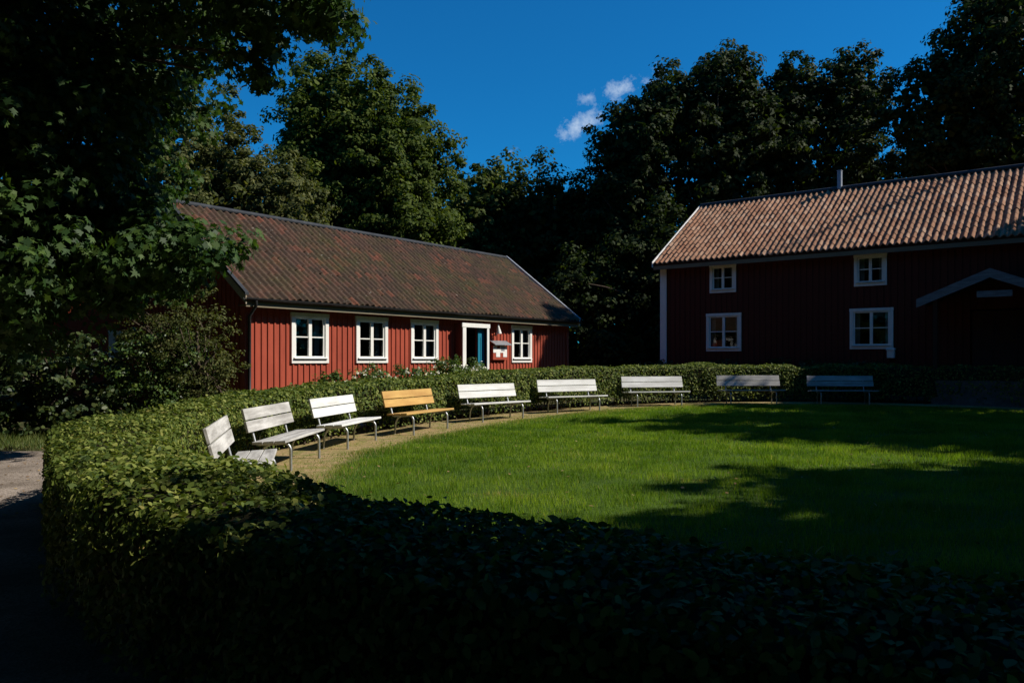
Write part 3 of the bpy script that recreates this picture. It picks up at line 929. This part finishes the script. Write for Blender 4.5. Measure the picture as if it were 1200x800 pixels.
pantile('back_tiles', RLn + 2 * GO2, HWR / cs2, .2, .34, (-GO2, yr2, ZRR - .055), (1, 0, 0), (0, cs2, -sn2), (0, sn2, cs2), M['tile_new'], roof, .062, 6)
mb = MB()
for i in range(50):
    a = -GO2 + (RLn + 2 * GO2) * i / 50; b = a + (RLn + 2 * GO2) / 50 + .03
    mb.tube([(a, yr2, ZRR + .01), (b, yr2, ZRR + .0)], [.09, .105], 8)
mb.build('ridge_cap', M['gutter'], roof)
for xg in (-GO2 - .03, RLn + GO2 + .005):
    mb = MB()
    mb.prism([(-OVR - .03, ZER + .03), (yr2, ZRR + .05), (yr2, ZRR - .15), (-OVR - .03, ZER - .17)], xg, xg + .028, 'x')
    mb.prism([(DR + OVR + .03, ZER + .03), (DR + OVR + .03, ZER - .17), (yr2, ZRR - .15), (yr2, ZRR + .05)], xg, xg + .028, 'x')
    mb.build('barge_board', M['white'], big)
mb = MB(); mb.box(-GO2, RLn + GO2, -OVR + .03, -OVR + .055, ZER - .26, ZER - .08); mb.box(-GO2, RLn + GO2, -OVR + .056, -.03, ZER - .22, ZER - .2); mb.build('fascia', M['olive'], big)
# ridge vent board
vs_, vy = None, None
x0r, y0r = BX + .6 * yr2, BY + .8 * yr2
r = (984 - 600) / F; s_v = (r * y0r - x0r) / (.8 + .6 * r)
mb = MB(); mb.box(s_v - .07, s_v + .07, yr2 - .1, yr2 + .1, ZRR - .02, ZRR + .66); vo = mb.build('ridge_vent', M['lead'], big, .01)
mb = MB(); mb.box(s_v - .08, s_v + .08, yr2 - .11, yr2 + .11, ZRR + .66, ZRR + .685); mb.build('vent_cap', M['lead'], vo)
# porch
pe = empty('porch_anchor', (0, 0, 0)); bpy.data.objects.remove(pe)
off = 1.6
pc, pw = sR(1160, off)[0], sR(1160, off)[0] - sR(1075, off)[0]
pz1 = zR(1160, 315, off); pz0 = zR(1075, 350, off)
mb = MB()
mb.prism([(pc - pw, pz0), (pc, pz1), (pc + pw, pz0), (pc + pw, pz0 - .12), (pc, pz1 - .12), (pc - pw, pz0 - .12)], -off, -.03, 'y')
pr = mb.build('porch_roof', M['gutter'], big)
mb = MB(); mb.prism([(pc - pw - .03, pz0 - .02), (pc, pz1 + .02), (pc + pw + .03, pz0 - .02), (pc + pw + .03, pz0 - .26), (pc, pz1 - .24), (pc - pw - .03, pz0 - .26)], -off - .04, -off - .002, 'y')
mb.build('porch_barge_board', M['lead2'], pr)
for sx in (pc - pw + .45, pc + pw - .45):
    mb = MB(); mb.box(sx - .06, sx + .06, -off + .05, -off + .17, .3, pz0 + .05); mb.build('porch_post', M['darkwood'], big, .008)
mb = MB(); mb.box(pc - pw + .35, pc + pw - .35, -off + .02, -.03, .1, .88); mb.build('porch_floor', M['stone'], big)
mb = MB(); mb.box(pa + .05, pb - .05, .03, .08, .95, 2.9)
for a in (.15, .75):
    mb.box(pa + a, pa + a + .45, .015, .031, 1.1, 1.8); mb.box(pa + a, pa + a + .45, .015, .031, 1.95, 2.75)
dd = mb.build('door', M['darkwood'], big, .004)
a0, z0_ = sR(1144, off)[0], zR(1165, 347.5, off); a1, z1_ = sR(1186, off)[0], zR(1165, 340, off)
sg = MB(); sg.box(a0, a1, -off + .06, -off + .09, z0_, z1_)
o = sg.build('name_board', M['lead2'], None, .004); o.location = (BX, BY, 0); o.rotation_euler = (0, 0, R(-36.87))
tag(o, 'long narrow pale sign board under the porch gable of the dark house', 'sign')
# letter box under lower right window
o_ = sR(1043.5, .2)[0]; z_ = zR(1043, 414, .2)
lb = MB(); lb.box(-.11, .11, -.1, .06, -.14, .1).prism([(-.13, .1), (.07, .1), (.07, .13), (-.03, .17), (-.13, .13)], -.13, .13, 'x')
o = lb.build('letter_box', M['white'], None, .01)
wp = Matrix.Rotation(R(-36.87), 4, 'Z') @ Vector((o_, -.10, 0)); o.location = (BX + wp.x, BY + wp.y, z_); o.rotation_euler = (0, 0, R(-36.87))
tag(o, 'small pale letter box on the dark wall below the lower right window', 'letter box')

# pots in windows
def potplant(loc, s, mat, label, fl=None):
    e = empty('pot_plant', loc, 0, label, 'pot plant')
    mb = MB(); mb.tube([(0, 0, 0), (0, 0, .11 * s), (0, 0, .14 * s)], [.05 * s, .075 * s, .085 * s], 14); mb.build('pot', M['terracotta'], e)
    n = 90; p = RNG.normal(size=(n, 3)) * np.array([.07, .05, .06]) * s + np.array([0, 0, .24 * s])
    v, k = leaves(p, RNG.normal(size=(n, 3)) + [0, 0, .6], .055 * s, T_HEX); np_mesh('foliage', v, k, mat, e)
    if fl:
        p = RNG.normal(size=(26, 3)) * np.array([.05, .05, .05]) * s + np.array([0, -.02, .32 * s])
        v, k = leaves(p, RNG.normal(size=(26, 3)), .045, T_HEX); np_mesh('blossom', v, k, M[fl], e)
def locL(s, y, z):
    return (OX + .6 * s - .8 * y, OY + .8 * s + .6 * y, z)
for a, b in wins:
    sill = MB(); sill.box(a + .1, b - .1, .145, .3, wz0 + .06, wz0 + .09); sill.build('window_sill', M['white'], cot)
zp = wz0 + .09
potplant(locL(wins[0][0] + .27, .22, zp), 1.1, M['shrub'], 'pot plant with pink flowers in the cottage window nearest the downpipe', 'pink')
potplant(locL(wins[1][0] + .3, .22, zp), .8, M['rose'], 'small green pot plant at the left of the second cottage window')
potplant(locL(wins[1][1] - .3, .22, zp), .9, M['rose'], 'larger green pot plant at the right of the second cottage window')
potplant(locL(wins[2][1] - .3, .22, zp), .7, M['shrub'], 'green pot plant in the cottage window left of the teal door')
sp = specs[2]
p = Matrix.Rotation(R(-36.87), 4, 'Z') @ Vector((sp[0] + .38, .24, 0))
potplant((BX + p.x, BY + p.y, sp[2] + .14), 1.9, M['shrub'], 'orange terracotta pot in the lower left window of the dark house')
mb = MB(); mb.box(sp[0] + .1, sp[1] - .1, .145, .42, sp[2] + .1, sp[2] + .14); mb.build('window_sill', M['white'], big)

# ---- red outbuilding glimpsed through the leaves on the left
ob = empty('red_shed', (-11.6, 19.6, 0), R(22), 'red wooden shed glimpsed through the bushes at the left', 'shed')
mb = MB(); cladding(mb, 3.4, .1, 2.5, [(1.6, 2.3, 1.2, 2.1)]); mb.box(0, .14, .145, 3.4, .1, 2.5).box(3.26, 3.4, .145, 3.4, .1, 2.5).box(.145, 3.25, 3.26, 3.4, .1, 2.5)
mb.prism([(0, 2.5), (3.4, 2.5), (1.7, 3.9)], 0, .12, 'y'); mb.prism([(0, 2.5), (3.4, 2.5), (1.7, 3.9)], 3.28, 3.4, 'y'); mb.build('wall', M['red'], ob)
mb = MB(); mb.prism([(-.3, 2.27), (1.7, 3.92), (3.7, 2.27), (3.7, 2.39), (1.7, 4.05), (-.3, 2.39)], -.3, 3.7, 'y'); mb.build('roof', M['tile_old'], ob)
window(ob, 1.5, 2.4, 1.1, 2.2)

# ------------------------------------------------------------------ benches
def arc(c, r, a0, a1, n, x):
    return [(x, c[0] + r * math.cos(R(a0 + (a1 - a0) * i / n)), c[1] + r * math.sin(R(a0 + (a1 - a0) * i / n))) for i in range(n + 1)]
def make_bench(mat):
    e = empty('park_bench')
    Lh = .925
    for sx in (-.66, .66):
        # front leg, rail under the seat, back upright: one bent tube
        pts = [(sx, -.02, -.03), (sx, -.015, .27)] + arc((.085, .27), .10, 180, 97, 6, sx) + [(sx, .20, .355)] + [(sx, .40, .345)] + arc((.40, .405), .06, -90, -18, 5, sx) + [(sx, .565, .80)]
        mb = MB(); mb.tube(pts, .019, 10); mb.build('frame', M['metal'], e)
        mb = MB(); mb.tube([(sx, .26, .35), (sx, .33, .31), (sx, .375, .22), (sx, .40, -.03)], .018, 8); mb.build('rear_leg', M['metal'], e)
    for i in range(3):
        y0 = -.03 + i * .147
        mb = MB(); m4 = Matrix.Translation((0, y0, .392 - i * .008)) @ Matrix.Rotation(R(-3), 4, 'X')
        mb.box(-Lh + random.uniform(-.006, .006), Lh + random.uniform(-.006, .006), 0, .135, 0, .034, m4); mb.build('seat_plank', mat, e, .004)
    for i in range(2):
        t = .515 + i * .157
        yy = .462 + (t - .42) * .27
        mb = MB(); m4 = Matrix.Translation((0, yy - .022, t)) @ Matrix.Rotation(R(-15), 4, 'X')
        mb.box(-Lh + random.uniform(-.006, .006), Lh + random.uniform(-.006, .006), -.032, 0, 0, .147, m4); mb.build('back_plank', mat, e, .004)
    return e
def copy_tree(o, parent=None):
    c = o.copy(); COL.objects.link(c)
    if parent: c.parent = parent
    for ch in [x for x in bpy.data.objects if x.parent == o]: copy_tree(ch, c)
    return c
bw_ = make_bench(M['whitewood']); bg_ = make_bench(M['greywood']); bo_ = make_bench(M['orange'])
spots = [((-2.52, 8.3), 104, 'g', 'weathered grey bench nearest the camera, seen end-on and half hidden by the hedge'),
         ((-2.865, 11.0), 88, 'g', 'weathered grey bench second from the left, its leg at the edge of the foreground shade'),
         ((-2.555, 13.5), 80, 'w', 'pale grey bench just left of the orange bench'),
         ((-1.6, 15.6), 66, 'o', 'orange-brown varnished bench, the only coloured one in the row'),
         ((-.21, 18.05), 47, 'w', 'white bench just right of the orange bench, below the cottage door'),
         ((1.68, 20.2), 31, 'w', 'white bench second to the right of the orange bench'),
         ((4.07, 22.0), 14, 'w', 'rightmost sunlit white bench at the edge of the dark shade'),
         ((6.9, 22.75), 2, 'g', 'bench in deep shade in front of the left part of the dark house'),  # grey wood here and on the next puts shade into the planks
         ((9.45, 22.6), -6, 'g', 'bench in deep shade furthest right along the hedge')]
used = set()
for (p, a, kd, lab) in spots:
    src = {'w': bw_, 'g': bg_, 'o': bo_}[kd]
    o = src if kd not in used else copy_tree(src)
    used.add(kd)
    o.location = (p[0], p[1], gzf(*p)); o.rotation_euler = (0, 0, R(a))
    tag(o, lab, 'bench', 'benches along the inside of the hedge')

# ------------------------------------------------------------------ plants by the cottage
for i, (s, h, w, lab) in enumerate(((1.55, .80, .45, 'small white rose bush nearest the corner with the downpipe'),
                             (2.75, .98, .6, 'white rose bush below the gap between first and second cottage windows'),
                             (4.05, .95, .75, 'broad white rose bush under the second cottage window'),
                             (5.3, 1.12, .7, 'tallest white rose bush between second and third cottage windows'),
                             (6.35, 1.0, .55, 'white rose bush with the densest flowers under the third cottage window'))):
    h += .16; x, y, _ = locL(s, -1.0, 0); z = gzf(x, y)
    e = empty('rose_bush', (x, y, z), 0, lab, 'rose bush', 'rose bushes along the cottage wall')
    P, Nn, CC = lobe_points([(0, 0, h * .6, w, w * .7, h * .46, 1)], 34, .15, .8, .35, 110)
    P = P[P[:, 2] > .05]; Nn = Nn[:len(P)]
    v, k = leaves(P, Nn, .065 * RNG.uniform(.6, 1.2, len(P)), T_HEX); np_mesh('foliage', v, k, M['rose'], e)
    q = []; qn = []
    for b in range(15 + 4 * i):
        d = RNG.normal(size=3); d /= np.linalg.norm(d); d[2] = abs(d[2]) * .9; 
        c = np.array([0, 0, h * .6]) + d * np.array([w, w * .7, h * .47]) * RNG.uniform(.82, 1.05)
        m = 12; q.append(c + RNG.normal(size=(m, 3)) * .022); qn.append(RNG.normal(size=(m, 3)) + [0, 0, .5])
    v, k = leaves(np.concatenate(q), np.concatenate(qn), .055, T_HEX); np_mesh('blossom', v, k, M['blossom'], e)
    mb = MB()
    for b in range(9):
        limb(mb, (random.uniform(-.08, .08), random.uniform(-.08, .08), -.05), (random.uniform(-w, w) * .8, random.uniform(-w, w) * .5, h * random.uniform(.6, .95)), .010, .004, .1)
    mb.build('stem', M['bark'], e)

# ------------------------------------------------------------------ trees and shrubs
# near maple on the left, its boughs hanging into the picture
tree('maple_tree', (-9.6, 12.0), [(-9.2, 12.5, 7.6, 4.3, 3.6, 5.0, 10), (-6.6, 12.4, 7.2, 2.6, 2.4, 2.6, 4), (-7.6, 11.6, 4.0, 2.7, 2.2, 2.5, 6),
      (-5.2, 11.5, 3.0, 1.15, .9, .55, 1.1), (-8.2, 11.8, 2.5, 2.2, 1.4, 1.0, 2.5), (-6.2, 11.9, 2.9, 1.3, 1.0, .75, 1.3), (-6.4, 12, 5.2, 1.1, 1.6, 1.3, 1.3), (-4.4, 11.4, 6.9, 1.5, 1.5, .9, 1.3), (-3.15, 11, 6.55, 1.0, .9, .70, .8), (-2.35, 10.9, 6.1, .42, .5, .25, .16), (-3.6, 11.3, 5.75, .45, .5, .35, .18)],
     M['maple'], .135, 2100, 38, .38, T_MAPLE, 'large maple at the left edge, boughs hanging across the top left corner', shell=.5, trunk_r=.34, limbs=40, core=60)
trees = [
 # name, base, lobes, material, leaf, nclump, per, clump r, label
 ('round_tree', (-6.6, 38), [(-6.9, 38, 8.8, 4.3, 3.6, 5.6, 6), (-8.2, 37.5, 12.2, 3.0, 2.8, 3.4, 2.6), (-5.2, 37.5, 10.8, 2.4, 2.4, 3.0, 1.6), (-4.9, 37, 6.2, 2.5, 2.6, 4.2, 2.6), (-9.4, 37, 6.5, 2.2, 2.4, 4, 2)], 'chestnut', .18, 1500, 85, .55, 'dense rounded tree rising behind the middle of the cottage roof'),
 ('olive_tree', (-13.5, 31), [(-13.2, 31, 7.2, 4.0, 3.2, 5.2, 5), (-10.0, 30, 5.9, 2.9, 2.6, 4.0, 3), (-8.2, 29.5, 4.6, 1.8, 1.8, 2.6, 1)], 'pale', .14, 1200, 85, .42, 'lighter olive leaved tree behind the left end of the cottage ridge'),
 ('dark_tree', (-1.2, 45), [(-1.4, 45, 8.6, 3.0, 3, 4.2, 4), (-3.0, 43.5, 6.0, 2.2, 2.4, 3.6, 2)], 'linden', .25, 300, 55, .6, 'smaller tree showing above the right end of the cottage ridge'),
 ('dark_tree', (2.3, 44), [(2.0, 44, 8.0, 3.4, 3, 4.1, 4), (4.6, 43, 8.2, 2.4, 2.4, 3.4, 2)], 'oak', .25, 330, 60, .6, 'dark tree filling the gap between the two houses'),
 ('tall_tree', (7.5, 42), [(6.3, 42, 9.0, 3.0, 3, 4.6, 4), (8.2, 42, 14.4, 2.1, 2.2, 2.4, 2), (6.5, 41.5, 12.6, 2.5, 2.5, 2.6, 2)], 'oak', .24, 420, 62, .58, 'tall dark tree against the small clouds, left of the dark house roof'),
 ('tall_tree', (11.5, 42.5), [(11.3, 42.5, 15.6, 2.2, 2.4, 2.5, 2.3), (11.0, 42, 11.5, 3.2, 3, 4.0, 3), (13.0, 42, 13.4, 2.3, 2.4, 2.6, 1.6)], 'oak', .24, 380, 62, .56, 'highest of the tall trees directly behind the left end of the dark house roof'),
 ('tall_tree', (16.3, 43), [(15.2, 43, 15.2, 2.2, 2.2, 2.6, 2), (18.2, 42.5, 15.3, 1.8, 2.2, 2.6, 1.8), (16.5, 42, 11, 4.2, 3, 3.8, 4)], 'oak', .24, 420, 62, .56, 'tall dark tree with twin tops behind the middle of the dark house roof'),
 ('tall_tree', (22.5, 37), [(20.0, 37, 12.6, 2.8, 2.8, 3.2, 3), (23.0, 36, 15.5, 4.2, 3.2, 4.2, 5), (22.5, 36.5, 9.5, 4.4, 3, 4, 4)], 'oak', .23, 620, 66, .56, 'tallest tree at the right edge, cut off by the top of the picture'),
 ('dark_tree', (-17.5, 24), [(-17.5, 24, 4.2, 3.6, 2.6, 4.2, 4), (-14.2, 25, 3.6, 3.0, 2.2, 3.6, 3), (-20.5, 22, 5, 3.4, 2.6, 4.6, 3)], 'oak', .2, 420, 50, .55, 'dark tree beyond the red shed, seen between the maple leaves'),
 ('dark_tree', (7.8, 36.5), [(6.8, 36.5, 4.6, 3.0, 2.0, 4.0, 4), (3.2, 36, 3.4, 2.6, 1.8, 3.4, 3), (5.2, 34.5, 1.4, 2.6, 1.0, 1.6, 2)], 'oak', .22, 320, 60, .55, 'low dark tree immediately left of the dark house'),
]
for (nm, base, lobes, mt, lf, nc, per, cr, lab) in trees:
    tree(nm, base, lobes, M[mt], lf, nc, per, cr, T_HEX if mt != 'oak' else T_DIA, lab, group='trees behind the two houses', trunk_r=.3, shell=.55, limbs=26, core=110 if nm == 'tall_tree' else 170)
# far wood closing the horizon
lob = [(x, 56 + 3 * math.sin(x), 3.8, 4.5, 3.0, 5.0, 1) for x in range(-60, 75, 6)]
for i in range(58):  # unseen ring added at the sides and rear against horizon skylight
    a = 2 * math.pi * i / 58
    x, y = 4 + 56 * math.cos(a), 8 + 50 * math.sin(a)
    if y < 52: lob.append((x, y, 6.0, 4.2, 4.2, 8.0, 1.4))
P, Nn, CC = lobe_points(lob, 26, 1.3, .7, .5, 5200)
k = P[:, 2] > .1; P, Nn = P[k], Nn[k]
v, kk = leaves(P, Nn, .75, T_DIA)
o = np_mesh('far_wood', v, kk, M['oak']); tag(o, 'dark woodland seen as one mass beyond the houses, with a ring added to cut skylight', 'woodland', kind='stuff')
# shrubs at the left
shr = [((-11.2, 15.6), [(-11.2, 15.6, .9, 2.0, 1.1, 1.3, 1)], 'shrub', .11, 240, 'dark shrub at the far left edge beside the gravel path'),
       ((-8.6, 15.3), [(-8.7, 15.3, .8, 1.6, 1.0, 1.25, 1)], 'shrub', .10, 240, 'dark shrub beside the end of the grass verge'),
       ((-7.0, 15.6), [(-6.9, 15.6, 1.0, 1.1, .9, 1.2, 1)], 'rose', .07, 230, 'green shrub with pale leaves left of the twiggy bush'),
       ((-6.05, 15.4), [(-6.1, 15.4, 1.5, .8, .8, 1.45, 1.2), (-5.65, 15.4, .8, .55, .6, .8, .5), (-6.9, 15.7, 1.9, .9, .8, 1.0, 1)], 'pale', .055, 300, 'twiggy olive bush against the dark gable end of the cottage')]
for b, lo, mt, lf, nc, lab in shr:
    tree('shrub', b, lo, M[mt], lf, nc, 34, .2, T_HEX, lab, 'shrub', 'shrubs left of the cottage', trunk_r=.05, shell=.35, limbs=40)
# dark shrubs at the foot of the right house
for i, (s, w, lab) in enumerate(((.3, .9, 'low dark shrub at the white corner of the dark house'), (2.6, 1.1, 'low dark shrub below the lower left window of the dark house'),
                                 (5.0, 1.1, 'low dark shrub between the two lower windows of the dark house'), (7.2, 1.0, 'low dark shrub below the lower right window of the dark house'))):
    x = BX + .8 * s - .6 * .9; y = BY - .6 * s - .8 * .9
    tree('shrub', (x, y), [(x, y, .75, w, .7, .72, 1)], M['shrub'], .09, 120, 30, .2, T_HEX, lab, 'shrub', 'shrubs at the foot of the dark house', trunk_r=.04, shell=.4, limbs=12)

# trees outside the picture with crowns shaped to shade the foreground and cut skylight
cast = [
 ((9.0, -1.0), [(9.5, .25, 8, 3.6, 3.6, 3.0, 5), (12.2, 1.8, 8.5, 3.0, 2.8, 2.4, 4), (5.0, -2.5, 9.0, 3.8, 3.0, 2.0, 3), (1.8, 1.6, 8.4, 3.4, 2.3, 1.5, 3), (1.0, -1.5, 9.4, 3.8, 3.0, 1.6, 3)], 'large tree behind and right of the camera, boughs added over the near hedge to dim it'),
 ((14.5, 1.0), [(13.8, 3.3, 9, 3.0, 3.7, 2.9, 5), (14, -3, 9, 4, 3.5, 4, 4)], 'large tree far right of the camera shading the near lawn'),
 ((-4.5, -2.0), [(-3.4, 2.6, 9.6, 4.2, 3.4, 2.0, 5), (-5.5, -2.0, 10.5, 4, 3.5, 3, 4), (1.5, 2.2, 10.8, 2.6, 2.8, 1.5, 2.5), (-2.6, 8.0, 10.8, 4.2, 3.4, 1.6, 4.5), (-7.0, 5.0, 10.6, 3.6, 3.4, 2.0, 3.5)], 'spreading tree added to cut skylight, boughs hanging over the camera'),
 ((1.0, -7.5), [(0.5, -7.0, 7.5, 5.0, 4.2, 5.0, 5)], 'large tree directly behind the camera'),
 ((18.3, 6.5), [(16.4, 7.6, 9, 2.8, 3.1, 2.8, 4), (21.3, 8.3, 9, 3.4, 3.0, 3.0, 4), (22, 3.0, 9.5, 4, 3.4, 4, 4)], 'large tree right of the lawn with a broad crown'),
 ((21.8, 13.5), [(22.8, 11.8, 9, 3.5, 3.0, 3.0, 4), (20.2, 16.3, 8.5, 4.0, 4.0, 4.0, 5), (13.9, 16.9, 9.1, 1.7, .55, .6, .5), (15.6, 18.2, 9, 1.6, .6, .8, .5), (15.2, 15.6, 9.6, 1.5, .5, .6, .4), (17.9, 20.6, 7.8, 2.3, 1.4, 2.6, 3), (18.6, 21.4, 9.5, 2.3, 1.1, 1.6, 2.4), (16.2, 14.6, 8.6, 2.0, 1.8, 1.6, 2), (16.8, 17.6, 8.8, 1.8, 1.8, 1.5, 2), (19.6, 10.8, 9.0, 1.6, 1.0, 1.5, 1), (20.9, 13.4, 9.6, 3.5, 2.4, 3.2, 3.5)], 'large tree at the right end of the hedge ring'),
 ((21.8, 29.3), [(17.6, 25.7, 15.6, 1.7, .9, 1.2, 3), (21.3, 30.4, 16.2, .6, .5, .4, .3)], 'tall slim tree rising behind the hidden end of the dark house'),
 ((-9.0, -3.0), [(-9, -3, 7.5, 5, 4.2, 5, 5)], 'large tree behind and left of the camera'),
]
for b, lo, lab in cast:
    tree('shade_tree', b, lo, M['oak'], .40 if 'slim' not in lab else .25, 520 if 'slim' not in lab else 150, 36, .75 if 'slim' not in lab else .4, T_DIA, lab, 'tree', 'trees beyond the edges of the picture', trunk_r=.09 if 'slim' in lab else .35, shell=.3, limbs=3 if 'slim' in lab else 14, core=60 if 'slim' not in lab else 0)

belt = [(-20, -8, 8.5, 'left of the tree behind the camera'), (-11, -17, 9, 'standing further back behind the camera to the left'), (1, -19, 9.5, 'standing further back straight behind the camera'),
        (13, -16, 9, 'standing further back behind the camera to the right'), (24, -9, 9, 'far to the right behind the camera'), (32, 3, 9.5, 'far right of the lawn'),
        (32, 14, 9.5, 'far right beyond the end of the dark house'), (-22, 3, 9, 'left of the gravel path beyond the picture'), (-21, 13, 8.5, 'left of the maple beyond the picture'), (-21, 24, 8.5, 'behind the red shed to its left')]
for x, y, cz, lab in belt:  # tree belt added around the scene to cut skylight
    up = 3.0 if x < 20 and y < 20 else 0
    tree('sky_screen_tree', (x, y), [(x, y, cz + up * .6, 5.8, 5.4, 8.0 + up * .6, 5), (x + 2, y - 1, cz + 2 + up, 4.5, 4, 6.0 + up, 3)], M['oak'], .85, 330, 26, 1.1, T_DIA, 'tall tree added to cut skylight, ' + lab, 'tree', 'tall trees added to cut skylight', trunk_r=.4, shell=.3, limbs=12, core=14)

# fallen leaves on the path
n = 260
X = RNG.uniform(-3.5, 9, n); Y = RNG.uniform(6, 23, n); D, S = ring_dist(X, Y); k = (S < 0) & (D > .9); X, Y = X[k], Y[k]
v, kk = leaves(np.stack([X, Y, gz(X, Y) + .05], 1), RNG.normal(size=(len(X), 3)) * .3 + [0, 0, 1], .05, T_HEX)
o = np_mesh('fallen_leaves', v, kk, M['dead']); tag(o, 'few dry leaves lying in the lawn grass', 'leaves', kind='stuff')
n = 900
X = RNG.uniform(-9, -4.3, n); Y = RNG.uniform(7, 15, n); D, S = ring_dist(X, Y); k = S > .5; X, Y = X[k], Y[k]
v, kk = leaves(np.stack([X, Y, gz(X, Y) + .014], 1), RNG.normal(size=(len(X), 3)) * .15 + [0, 0, 1], .045, T_HEX)
o = np_mesh('fallen_leaves', v, kk, M['dead']); tag(o, 'scattered dry leaves on the gravel path', 'leaves', kind='stuff')
